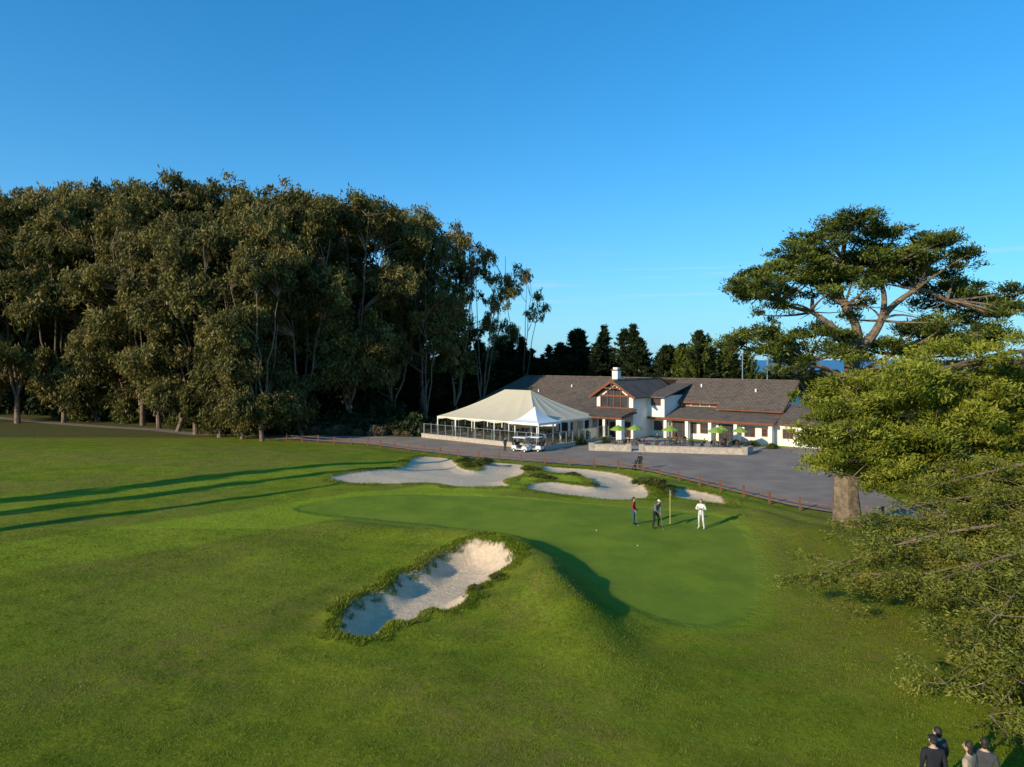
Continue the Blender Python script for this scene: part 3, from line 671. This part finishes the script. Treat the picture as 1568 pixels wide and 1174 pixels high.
# ---------------------------------------------------------------- trees
BARK_E=mat_basic('eucalyptus_bark',(.25,.17,.115),(.12,.082,.056),1.2,.9,.4,6)
BARK_C=mat_basic('cypress_bark',(.25,.18,.12),(.11,.08,.055),3,.95,1.0,7)
L_E=mat_leaf('eucalyptus_leaves',(.050,.050,.016),(.160,.140,.036),(.33,.25,.085),.25,.35)
L_C=mat_leaf('cypress_foliage',(.055,.068,.010),(.165,.19,.018),(.33,.33,.04),.25)
L_C2=mat_leaf('cypress_foliage_dark',(.028,.040,.010),(.095,.122,.018),(.23,.24,.04),.2)
L_D=mat_leaf('dark_conifer_foliage',(.010,.018,.008),(.022,.034,.012),(.05,.065,.02),.1)
L_S=mat_leaf('shrub_leaves',(.03,.05,.012),(.09,.11,.02),(.18,.17,.05),.15)

def euc(seed,H=40,spread=8.5,ncl=90,per=215,fmin=.2,rc=(1.1,2.5),LL=.36,WW=.11,wind=1.4):
    global rng; rng=np.random.default_rng(seed)
    bark=[]; stems=[]
    ns=rng.integers(3,6); fk=rng.uniform(.03,.10)*H; lean=rng.normal(size=2)*wind
    base=np.array([0,0,-.5]); f=np.array([lean[0]*.4,lean[1]*.4,fk])
    bark.append(np_tube([tuple(base),tuple((base+f)/2),tuple(f)],[.46,.38,.34],9))
    for s in range(ns):
        a=2*math.pi*(s+rng.uniform(-.3,.3))/ns; r1=spread*rng.uniform(.15,.40)
        mid=f+np.array([math.cos(a)*r1,math.sin(a)*r1,H*rng.uniform(.22,.32)])
        top=np.array([math.cos(a)*r1*1.9+lean[0],math.sin(a)*r1*1.9+lean[1],H*rng.uniform(.72,.93)])
        pts=[(1-t)**2*f+2*t*(1-t)*mid+t*t*top for t in np.linspace(0,1,9)]
        bark.append(np_tube([tuple(p+rng.normal(size=3)*.22) for p in pts],list(np.linspace(.20,.05,9)),7)); stems+=pts
    stems=np.array(stems); C=[];T=[];B=[]
    nl=12; la=rng.uniform(0,6.283,nl); lf=rng.uniform(fmin+.04,.93,nl)
    lr=np.array([spread*math.sqrt(max(.15,1-((x-.56)/.46)**2))*.62 for x in lf])*rng.uniform(.8,1.25,nl)
    lc=np.stack([np.cos(la)*lr+lean[0]*lf,np.sin(la)*lr+lean[1]*lf,lf*H-1.5],1); lR=rng.uniform(.26,.5,nl)*spread
    lc=np.vstack([lc,[lean[0],lean[1],H*.88]]); lR=np.r_[lR,spread*.45]
    for i in range(ncl):
        q=rng.integers(0,len(lc)); dirn=unit(rng.normal(size=(1,3)))[0]
        if dirn[2]<-.3: dirn[2]*=-.5
        c=lc[q]+dirn*lR[q]*rng.uniform(.4,1.12)*np.array([1,1,1.15])
        if c[2]<fmin*H*.7: c[2]=fmin*H*rng.uniform(.7,1.5)
        if c[2]>H-1: c[2]=H-1-rng.uniform(0,2)
        d=np.linalg.norm(stems-c-np.array([0,0,-3.]),axis=1); st=stems[np.argmin(d)]
        bark.append(np_tube(bez(st,c,.2,5),list(np.linspace(.09,.02,5)),5))
        rr=rng.uniform(*rc); n=int(per*(rr/1.6)**2)
        k=8; sub=unit(rng.normal(size=(k,3)))*rng.uniform(.3,1.1,(k,1))*rr*np.array([1,1,.8])
        w=rng.integers(0,k,n); o=sub[w]+rng.normal(size=(n,3))*rr*.19; o[:,2]-=np.abs(rng.normal(size=n))*rr*.24
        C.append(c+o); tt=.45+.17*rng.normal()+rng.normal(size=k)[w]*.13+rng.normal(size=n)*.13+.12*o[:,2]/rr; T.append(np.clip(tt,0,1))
        B.append(np.tile(np.array([dirn[0]*.4,dirn[1]*.4,-.9]),(n,1)))
    C=np.concatenate(C);T=np.concatenate(T)
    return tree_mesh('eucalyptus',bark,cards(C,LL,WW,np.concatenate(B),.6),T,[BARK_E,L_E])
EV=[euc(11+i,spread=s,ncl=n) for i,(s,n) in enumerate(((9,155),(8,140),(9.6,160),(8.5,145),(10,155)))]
EV_low=[euc(31,34,8.2,180,215,.09),euc(32,34,7.6,170,215,.08)]
EV_sp=[euc(41,38,8.5,66,180,.30,(.9,1.8)),euc(42,38,7.5,54,180,.3,(.9,1.7))]
rng=np.random.default_rng(3)
def tr(me,x,y,H,base,sx=1.):
    s=H/base; place('eucalyptus_tree',me,(x,y,-1.6 if y<160 else -1.9),rng.uniform(0,6.28),(s*sx,s*sx,s))
front=[(-103,130,44),(-92,127,45),(-66.5,123,43),(-55,112,38),(-27,116,39.5),(-20.5,121,40)]
for i,(x,y,h) in enumerate(front): tr(EV[i%5],x,y,h,40,1.1)
for i,(x,y,h) in enumerate([(-44.5,104,34),(-36,98.5,28),(-33,108,37),(-50,108,33),(-72,126,40),(-61,118,36),(-40,101,26),(-84,128,36),(-79,131,45),(-98,129,36)]): tr(EV_low[i%2],x,y,h,34,1.05)
mid=[(-112,145,50),(-99,146,51),(-86,145,51.5),(-73,139,49),(-61,131,46.5),(-50,121,42.5),(-41,116,41),(-39,128,44),(-31,130,43.5),(-23,133,42.5),(-16,128,39),(-122,142,47)]
for i,(x,y,h) in enumerate(mid): tr(EV[(i*2+1)%5],x,y,h,40,1.1)
for i,(x,y,h) in enumerate([(-104,162,53),(-88,158,53),(-70,152,52),(-52,142,49),(-36,146,48)]): tr(EV[(i*3+2)%5],x,y,h,40,1.25)
for i,(x,y,h,w) in enumerate([(-10.5,127,38,.95),(-15,121,34,.8),(-6,131,35,.85),(-11,136,37,.8),(2,150,33.5,.8),(-4,152,28.5,.5)]): tr(EV_sp[i%2],x,y,h,38,w)

def conifer(seed,H=17,Rb=2.8,n=9000,mats=None,rag=.3,L=.34,Wd=.09,fold=.35):
    global rng; rng=np.random.default_rng(seed)
    bark=[np_tube([(0,0,-.5),(0,0,H*.5),(0,0,H*.98)],[.25,.15,.03],6)]
    nb=150; C=[];T=[];B=[]
    for i in range(nb):
        f=rng.uniform(.04,1)**.8; z=f*H*.97; a=rng.uniform(0,6.283); R=(Rb*(1-f)**.75+.15)*rng.uniform(1-rag,1+rag)
        k=max(8,int(n/nb*(R/Rb+.25)))
        t=rng.uniform(.1,1,k); p=np.stack([np.cos(a)*R*t,np.sin(a)*R*t,z+R*fold*t*t],1)+rng.normal(size=(k,3))*.17*(1.2-t[:,None]*.5)
        C.append(p); T.append(np.clip(.45+rng.normal()*.15+rng.normal(size=k)*.15+t*.1,0,1)); B.append(np.tile([np.cos(a)*.8,np.sin(a)*.8,.7],(k,1)))
    return tree_mesh('conifer',bark,cards(np.concatenate(C),L,Wd,np.concatenate(B),.4),np.concatenate(T),mats or [BARK_C,L_D])
CV=[conifer(51,17,3.0,rag=.45),conifer(52,17,2.5,rag=.5),conifer(53,17,3.6,12000,rag=.55)]
CG=[conifer(54,17,5.5,20000,[BARK_C,L_C2],.35,.34,.09,.75),conifer(55,17,4.8,16000,[BARK_C,L_C2],.4,.34,.09,.85)]
# out-of-view trees whose long shadows cross the fairway
for x,y,h,w in ((-61.7,22.4,25,.45),(-58.6,17.5,21,.35),(-66,25.5,27,.6),(-92,38,14,.5)): place('cypress_tree',CV[1],(x,y,0),1.0,(h/17*w,h/17*w,h/17))
rng=np.random.default_rng(9)
cl=resample([(-34,124),(-20,131),(-8,140),(3,152),(14,149),(24,141),(34,133),(41,127)],2.0)
for i,(x,y) in enumerate(cl):
    h=rng.uniform(12.5,19)*(1.05 if y>135 else .95); s=h/17; k=rng.uniform(1.1,1.6)
    place('cypress_tree',CV[rng.integers(0,3)],(x+rng.normal()*1.2,y+rng.normal()*1.5,-1.7),rng.uniform(0,6),(s*k,s*k,s))
for i,(x,y) in enumerate(resample([(-30,133),(-8,146),(3,158),(24,149),(44,136)],2.8)):
    s=rng.uniform(12.5,16.5)/17; place('cypress_tree',CV[(i+1)%3],(x,y,-1.7),rng.uniform(0,6),(s*1.7,s*1.7,s))
for i,(x,y,h,w) in enumerate(((36,131,18,1.),(41,129,16.0,.9),(33,134,15,.7),(45,130,14.5,.8))):
    place('cypress_tree',CG[i%2],(x,y,-1.7),rng.uniform(0,6),(w*h/17,w*h/17,h/17))
for i,(x,y) in enumerate(resample([(-260,185),(-140,178),(-60,172),(-20,160)],7)):
    s=rng.uniform(17,24)/17; place('cypress_tree',CV[i%3],(x,y+rng.normal()*3,-3),rng.uniform(0,6),(s*2.,s*2.,s))
for k in range(130):
    x=rng.uniform(60,190); y=rng.uniform(185,300); s=rng.uniform(.4,.62)
    if not 0.36<x/y<.8: continue
    place('distant_tree',CV[k%3],(x,y,gz(x,y)-.5),rng.uniform(0,6),(s*2.4,s*2.4,s))

def shrub(seed,mats,n=2600,L=.14,Wd=.05):
    global rng; rng=np.random.default_rng(seed); k=26
    a=rng.uniform(0,6.28,k); r=np.sqrt(rng.uniform(0,1,k)); c=np.stack([np.cos(a)*r,np.sin(a)*r,(1-r*r*.7)*rng.uniform(.5,1,k)],1)
    w=rng.integers(0,k,n); C=c[w]+rng.normal(size=(n,3))*.17; C[:,2]=np.abs(C[:,2])
    return tree_mesh('shrub',[np_tube([(0,0,-.1),(0,0,.7)],[.06,.02],5)],cards(C,L,Wd,(0,0,.6),.9),np.clip(.5+rng.normal(size=k)[w]*.2+rng.normal(size=n)*.12,0,1),mats)
SH=[shrub(61,[BARK_C,L_S],5000,.10,.035),shrub(62,[BARK_C,L_S],5000,.10,.035)]; SHD=shrub(63,[BARK_C,L_D],4000)
SHT=shrub(64,[BARK_C,mat_leaf('dry_brush',(.07,.05,.03),(.18,.12,.06),(.30,.21,.11),.1)])
rng=np.random.default_rng(12)
for x,y in resample([(-130,156),(-95,150),(-70,140),(-52,130),(-38,122),(-24,128)],4.0):
    s=rng.uniform(3,5.5); place('undergrowth_shrub',SHD,(x+rng.normal()*2,y+rng.normal()*3,-1.7),rng.uniform(0,6),(s,s,s*1.2))
for x,y in resample([(-95,141),(-70,130),(-48,116),(-38,112)],4.0):
    s=rng.uniform(1,2.6); place('undergrowth_shrub',SH[0],(x+rng.normal()*2,y+rng.normal()*2.5,-1.6),rng.uniform(0,6),s)
for x,y in resample([(-33,109),(-24,107),(-15,106.5)],1.2):
    s=rng.uniform(.7,1.4); place('dry_shrub',SHT,(x+rng.normal()*.6,y+rng.normal()*1,-1.55),rng.uniform(0,6),s)
for x,y in resample([(-34,113),(-15,110),(-8,112)],2.2):
    s=rng.uniform(1.8,3); place('undergrowth_shrub',SHD,(x+rng.normal()*.6,y+rng.normal()*1,-1.6),rng.uniform(0,6),s)
for x,y,s in ((32.5,92.4,.8),(34.5,90.6,.7),(13,96,.8),(31,94.5,.7),(9,95,1.1),(42,86.5,.8),(44,85.5,1.3),(46,83,1.6),(33.5,50,.9),(34,62,1.6),(36,60,1.8),(38,58,1.6),(41,60,2),(45,63,2.2),(50,62,2.4)):
    place('garden_shrub',SH[int(s*10)%2],(x,y,gz(x,y)),rng.uniform(0,6),s)

# --- Monterey cypresses with layered pads
def pads_leaves(pads,per=1100,L=.16,Wd=.045,flat=.26,sub_r=.34,up=.5):
    C=[];T=[];B=[]
    for (x,y,z,r) in pads:
        k=max(6,int(15*r)); a=rng.uniform(0,6.283,k); q=np.sqrt(rng.uniform(0,1,k)); hz=(1-q*q)*r*flat
        sc=np.stack([np.cos(a)*q*r*rng.uniform(.8,1.25,k),np.sin(a)*q*r*rng.uniform(.8,1.25,k),hz+rng.normal(size=k)*.20*r-.1],1)
        n=int(per*r*r/1.8); w=rng.integers(0,k,n); ks=rng.uniform(.6,1.3,k)[w][:,None]
        o=rng.normal(size=(n,3))*np.array([sub_r,sub_r,sub_r*.5])*ks
        C.append(np.array([x,y,z])+sc[w]+o)
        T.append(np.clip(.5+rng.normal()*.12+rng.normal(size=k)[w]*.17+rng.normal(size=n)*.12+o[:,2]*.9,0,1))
        dirs=unit(np.stack([sc[:,0],sc[:,1],np.full(k,up*r)],1))
        B.append(dirs[w])
    return cards(np.concatenate(C),L,Wd,np.concatenate(B),.55),np.concatenate(T)
rng=np.random.default_rng(21)
P0=[(20.1,18.4,1.4),(22,19.1,1.6),(24.2,18.7,1.5),(26.9,18.0,1.5),(28.6,17.5,1.3),(21.2,17.6,1.6),(23.8,17.4,1.8),(25.8,17.2,1.3),(28.9,16.6,1.4),(19,16.6,1.7),(17.4,16.0,1.5),(15.9,15.1,1.3),(16.9,14.9,1.2),(20.7,16.2,1.6),(22.7,16.3,1.6),(25.0,16.4,1.2),(30.6,15.4,1.5),(32.2,14.3,1.5),(31.5,13.5,1.2),(29.9,14.6,1.2),(19.4,14.9,1.1),(21.6,15.2,1.1),(17.9,13.9,.8),(27.1,12.6,1.2),(28.4,12.2,1.4),(20,12.1,1.3),(18.3,11.7,1.2),(21.2,11.1,1.3),(23.6,10.9,1.3),(25.2,11.3,1.2),(16.6,12.1,1.1),(17.2,11.0,1.2),(15.5,11.4,1.0),(18.8,10.4,1.2),(30.2,12,1.1),(26.5,16,.8),(27.8,15.6,.8),(29.5,11.2,1.4),(31.5,11.6,1.3),(22.2,12.4,1.0),(24.3,14.3,.7),(27.5,16.9,1.2),(30.5,13.2,1.0)]
pads=[]
for x,z,r in P0:
    pads.append((x,46+rng.normal()*1.8,z,r*.82))
    for _ in range(3): pads.append((x+rng.normal()*r*.65,46+rng.uniform(-3.6,3.6),z+rng.normal()*.4,r*rng.uniform(.35,.65)))
bark=[]
tr_pts=[(22.75,46,-2.0),(22.7,46,-1.2),(22.6,46,-.2),(22.5,46,1.5),(22.7,46,5),(22.9,46,8.5),(23,46,11.2)]
bark.append(np_tube(tr_pts,[1.5,1.08,.86,.74,.62,.52,.44],20,.07))
nodes={'a':(22.4,46,14),'b':(22.6,46.5,17),'c':(24.6,45.5,13.0),'d':(26.6,45,15.0),'e':(20.2,46,13.6),'f':(24.6,46,16.2),'g':(29,45.5,14.3),'h':(20.5,47,10.2),'i':(18,46,14.3),'j':(25.8,46,10.8)}
for a,b,r0,r1 in (((23,46,11),nodes['a'],.36,.24),(nodes['a'],nodes['b'],.24,.14),((23,46,10.6),nodes['c'],.34,.24),(nodes['c'],nodes['d'],.24,.16),(nodes['c'],nodes['f'],.22,.12),((23,46,10.8),nodes['e'],.26,.15),(nodes['d'],nodes['g'],.16,.1),((22.95,46,8.8),nodes['h'],.22,.12),(nodes['e'],nodes['i'],.15,.08),((22.9,46,9),nodes['j'],.2,.12)):
    bark.append(np_tube(bez(a,b,.25,8,.05),list(np.linspace(r0,r1,8)),9))
NN=np.array(list(nodes.values())+[(23,46,11),(23,46,9)])
for (x,y,z,r) in pads:
    c=np.array([x,y,z-.15]); d=np.linalg.norm((NN-c)*np.array([1,.6,1.3]),axis=1)+np.where(NN[:,2]>z+.2,3,0); st=NN[np.argmin(d)]
    bark.append(np_tube(bez(st,c,.22,7,.03),list(np.linspace(.10,.025,7)),6))
    for _ in range(4):
        a=rng.uniform(0,6.28); bark.append(np_tube(bez(c-np.array([0,0,.1]),c+np.array([math.cos(a)*r*.8,math.sin(a)*r*.8,.05]),.1,4),[.035,.03,.02,.01],4))
for _ in range(30):
    s=NN[rng.integers(0,len(NN))]; q=s+rng.normal(size=3)*np.array([1.8,1.5,.9]); bark.append(np_tube(bez(s,q,.2,5),[.05,.035,.025,.015,.008],4))
LV,LT=pads_leaves(pads,1500,.15,.04,.42,.27)
place('monterey_cypress_tree',tree_mesh('monterey_cypress',bark,LV,LT,[BARK_C,L_C2]),(0,0,0))

# second cypress : dense mass, trunk beyond the right edge of view
rng=np.random.default_rng(22); bark=[];pads=[]
TX,TY=30.5,36.5
bark.append(np_tube([(TX,TY,-1.5),(TX-.2,TY,3),(TX,TY,8),(TX+.3,TY,12)],[1.0,.75,.5,.25],14))
def zone_top(x): return np.interp(x,[14.8,16,18,20,23,27,34],[6.6,8.0,9.2,10.2,10.9,11.6,12])
def zone_bot(x): return np.interp(x,[14.8,16,18,20,23,27,34],[5.2,4.0,3.8,3.8,3.3,3.0,3.0])
for i in range(265):
    x=15.9+(rng.uniform(0,1)**.9)*16.5; lo,hi=zone_bot(x),zone_top(x); z=rng.uniform(lo,hi)
    y=TY+rng.uniform(-1,1)*(2.2+ (x-15)*.2)
    pads.append((x,y,z,rng.uniform(.5,1.15)))
for k in range(16):
    z0=2.5+k*.55; x1=rng.uniform(17,22); z1=np.clip(z0+rng.uniform(-.5,2),4.3,9.5); y1=TY+rng.uniform(-3,3)
    pts=bez((TX,TY,z0),(x1,y1,z1),.08,9,.05); bark.append(np_tube(pts,list(np.linspace(.18,.03,9)),7))
    for q in pts[2:]:
        for _ in range(2):
            e_=np.array(q)+rng.normal(size=3)*np.array([.9,.9,.5]); bark.append(np_tube(bez(q,e_,.15,4),[.03,.02,.012,.006],4))
            if rng.random()<.6: pads.append((e_[0],e_[1],e_[2],rng.uniform(.4,.7)))
LV,LT=pads_leaves(pads,1300,.12,.034,.34,.24)
place('monterey_cypress_tree',tree_mesh('cypress_mass',bark,LV,np.clip(LT+.03,0,1),[BARK_C,L_C]),(0,0,0))

# third cypress : nearest, low drooping branches from the right
rng=np.random.default_rng(23); bark=[];pads=[]
TX,TY=24.5,25.5
bark.append(np_tube([(TX,TY,-1),(TX,TY,3),(TX-.2,TY,7)],[.8,.6,.35],12))
tips=[(12.4,27.5,1.8),(13.1,27,2.3),(13.8,28,1.3),(14.4,26.6,2.0),(15,26,2.0),(16.2,27.5,3.2),(17.5,28,4.0),(18,26,2.8),(16.8,26.5,1.2),(15.5,28.5,2.8),(18.8,27,4.6),(20,28,4.4),(19.5,25,2.0),(17,29,2.2),(18.5,28,1.5),(16.5,28.5,4.2),(14.6,29,3.4),(18,29,5.0),
      (12.7,20,.9),(13.2,20.5,1.9),(14.2,20,2.9),(14.6,21,1.2),(15.3,20,2.2),(14.2,19,.6),(15.4,21,3.2),(13.4,19.4,1.2),(14.0,19.8,2.2),(13.8,21.5,3.6),(13.0,18.6,.7),(13.9,18.4,1.6)]
for t in tips:
    st=(TX,TY,max(1.2,t[2]+rng.uniform(.6,2.2))); pts=bez(st,t,.10,12,.05); bark.append(np_tube(pts,list(np.linspace(.10,.012,12)),6))
    for j,q in enumerate(pts[3:]):
        for _ in range(3):
            e_=np.array(q)+rng.normal(size=3)*np.array([.65,.65,.35]); e_[2]-=.1
            bark.append(np_tube(bez(q,e_,.15,4),[.02,.014,.009,.004],4))
            if rng.random()<.9: pads.append((e_[0],e_[1],max(e_[2],.35),rng.uniform(.3,.66)))
LV,LT=pads_leaves(pads,2300,.075,.02,.25,.19,-.1)
place('monterey_cypress_tree',tree_mesh('cypress_near',bark,LV,LT,[BARK_C,mat_leaf('cypress_foliage_sparse',(.05,.062,.012),(.15,.165,.024),(.30,.28,.05),.25)]),(0,0,0))

# ---------------------------------------------------------------- grass blades
rng=np.random.default_rng(30)
def blades(name,X,Y,h,w,c,lean=.45):
    n=len(X); Z=terrain(X,Y)-.005; a=rng.uniform(0,6.283,n)
    d=np.stack([np.cos(a),np.sin(a),np.zeros(n)],1)*w[:,None]; P=np.stack([X,Y,Z],1)
    top=P+np.stack([rng.normal(size=n)*lean,rng.normal(size=n)*lean,np.ones(n)],1)*h[:,None]
    V=np.stack([P-d,P+d,top],1).reshape(-1,3); F=np.arange(3*n).reshape(-1,3)
    place(name,quads_mesh(name,V,[c],tint=np.clip(.45+.22*rng.normal(size=n)+.3*np.sin(X*.7+Y*.4)*np.sin(Y*.5),0,1),F=F),(0,0,0))
L_G=mat_leaf('grass_blades',(.09,.13,.008),(.20,.24,.015),(.34,.30,.06),.3)
n=450000; Y=14.5+ (rng.random(n)**1.35)*27; X=(rng.random(n)*2-1)*Y*.80
sf=np.minimum(sdf(BF,X,Y),9); gd=sdf(GR,X,Y); k=(sf>.05)&(gd>.4+rng.random(n)*3.0)&(X<19)
X,Y=X[k],Y[k]; m_=len(X); cl2=.7+.6*np.clip(np.sin(X*2.3+Y*1.1)*np.sin(Y*2.9-X*.8),0,1)
blades('rough_grass',X,Y,rng.uniform(.02,.06,m_)*(1+.02*(Y-15))*cl2,rng.uniform(.005,.010,m_)*(1+.04*(Y-15)),L_G)
n=260000; X=rng.uniform(-18,19,n);Y=rng.uniform(50,81,n); sb=np.minimum(np.minimum(sdf(B1,X,Y),sdf(B2,X,Y)),sdf(B3,X,Y))
cl_=np.sin(X*1.3+Y*.7)*np.sin(Y*1.1-X*.5); k=(sb>-.15)&(sb<1.1)&(cl_>-.3); X1,Y1=X[k],Y[k]
n=110000; X=rng.uniform(-9,3,n);Y=rng.uniform(23,39,n); sf=sdf(BF,X,Y)+.3*np.sin(X*3+Y*2)*np.sin(Y*3.3); k=(sf>-.15)&(sf<.6); X2,Y2=X[k],Y[k]
X=np.r_[X1,X2];Y=np.r_[Y1,Y2]; m_=len(X); big=np.r_[np.full(len(X1),.75),np.full(len(X2),.7)]
blades('bunker_fescue_grass',X,Y,rng.uniform(.05,.22,m_)*big,rng.uniform(.02,.035,m_)*big,L_G,.6)
for x,y,s in ((12,57.2,.9),(11.4,58.4,.8),(12.6,56,.7),(-.6,31.2,.35),(-1.1,31.4,.3),(-1.6,30.4,.28),(2.4,61.5,.6),(3.3,61.5,.5),(-2.8,72.3,.8),(-4.3,71,.8),(-5,74,.8),(1.8,68,.7),(5.6,63,.5),(7.0,58.5,.35)):
    place('bunker_shrub',SH[0],(x,y,gz(x,y)-.05),rng.uniform(0,6),(s*1.3,s*1.1,s*.55))

# ---------------------------------------------------------------- light, sky
SA=math.atan2(-.75,-.66); EL=math.radians(19)
sd=Vector((-.75,-.66,0)).normalized()*math.cos(EL)+Vector((0,0,math.sin(EL)))
L=bpy.data.lights.new('sun','SUN'); L.energy=5; L.angle=math.radians(.5); L.color=(1,.87,.65)
so=bpy.data.objects.new('sun',L); COL.objects.link(so); so.rotation_euler=sd.to_track_quat('Z','Y').to_euler(); so.location=(-60,-60,60)
w=bpy.data.worlds.new('World'); scene.world=w; w.use_nodes=True; nt=w.node_tree; nt.nodes.clear()
sk=N(nt,'ShaderNodeTexSky',sky_type='NISHITA'); sk.sun_disc=False; sk.sun_elevation=EL; sk.sun_rotation=SA%(2*math.pi); sk.altitude=200; sk.air_density=1.0; sk.dust_density=.3; sk.ozone_density=3.0
gm=N(nt,'ShaderNodeGamma'); gm.inputs[1].default_value=.8; nt.links.new(sk.outputs[0],gm.inputs[0])
tn=mixc(nt,1.0,gm.outputs[0],(.60,1.38,1.88),'MULTIPLY')
hs=N(nt,'ShaderNodeHueSaturation'); hs.inputs['Saturation'].default_value=1.08; nt.links.new(tn,hs.inputs['Color'])
tcw=N(nt,'ShaderNodeTexCoord').outputs['Generated']; sxw=N(nt,'ShaderNodeSeparateXYZ'); nt.links.new(tcw,sxw.inputs[0])
hz=math_(nt,'POWER',math_(nt,'SUBTRACT',1.0,math_(nt,'ABSOLUTE',sxw.outputs[2]),clamp=True),7.0)
c1=mixc(nt,math_(nt,'MULTIPLY',hz,.75),hs.outputs[0],(2.7,4.6,6.0))
mp=N(nt,'ShaderNodeMapping'); mp.inputs['Scale'].default_value=(2.2,2.2,60); mp.inputs['Rotation'].default_value=(0,math.radians(2),0); nt.links.new(tcw,mp.inputs[0])
ci=maprange(nt,noise(nt,mp.outputs[0],1.4,5,.6),.52,.78)
band=math_(nt,'MULTIPLY',maprange(nt,sxw.outputs[2],.04,.09),maprange(nt,sxw.outputs[2],.12,.17,1,0))
c2=mixc(nt,math_(nt,'MULTIPLY',math_(nt,'MULTIPLY',ci,band),.40),c1,(4.8,5.5,6.1))
bg=N(nt,'ShaderNodeBackground'); bg.inputs[1].default_value=.145; ow=N(nt,'ShaderNodeOutputWorld')
nt.links.new(c2,bg.inputs[0]); nt.links.new(bg.outputs[0],ow.inputs[0])
scene.view_settings.view_transform='Standard'; scene.view_settings.look='None'; scene.view_settings.exposure=0

cam=bpy.data.cameras.new('camera'); co=bpy.data.objects.new('camera',cam); COL.objects.link(co)
co.location=(0,0,10.4); co.rotation_euler=(math.radians(90),0,0); cam.sensor_width=36; cam.lens=24; cam.shift_y=-37/1568; cam.clip_end=100000; cam.clip_start=.1
scene.camera=co
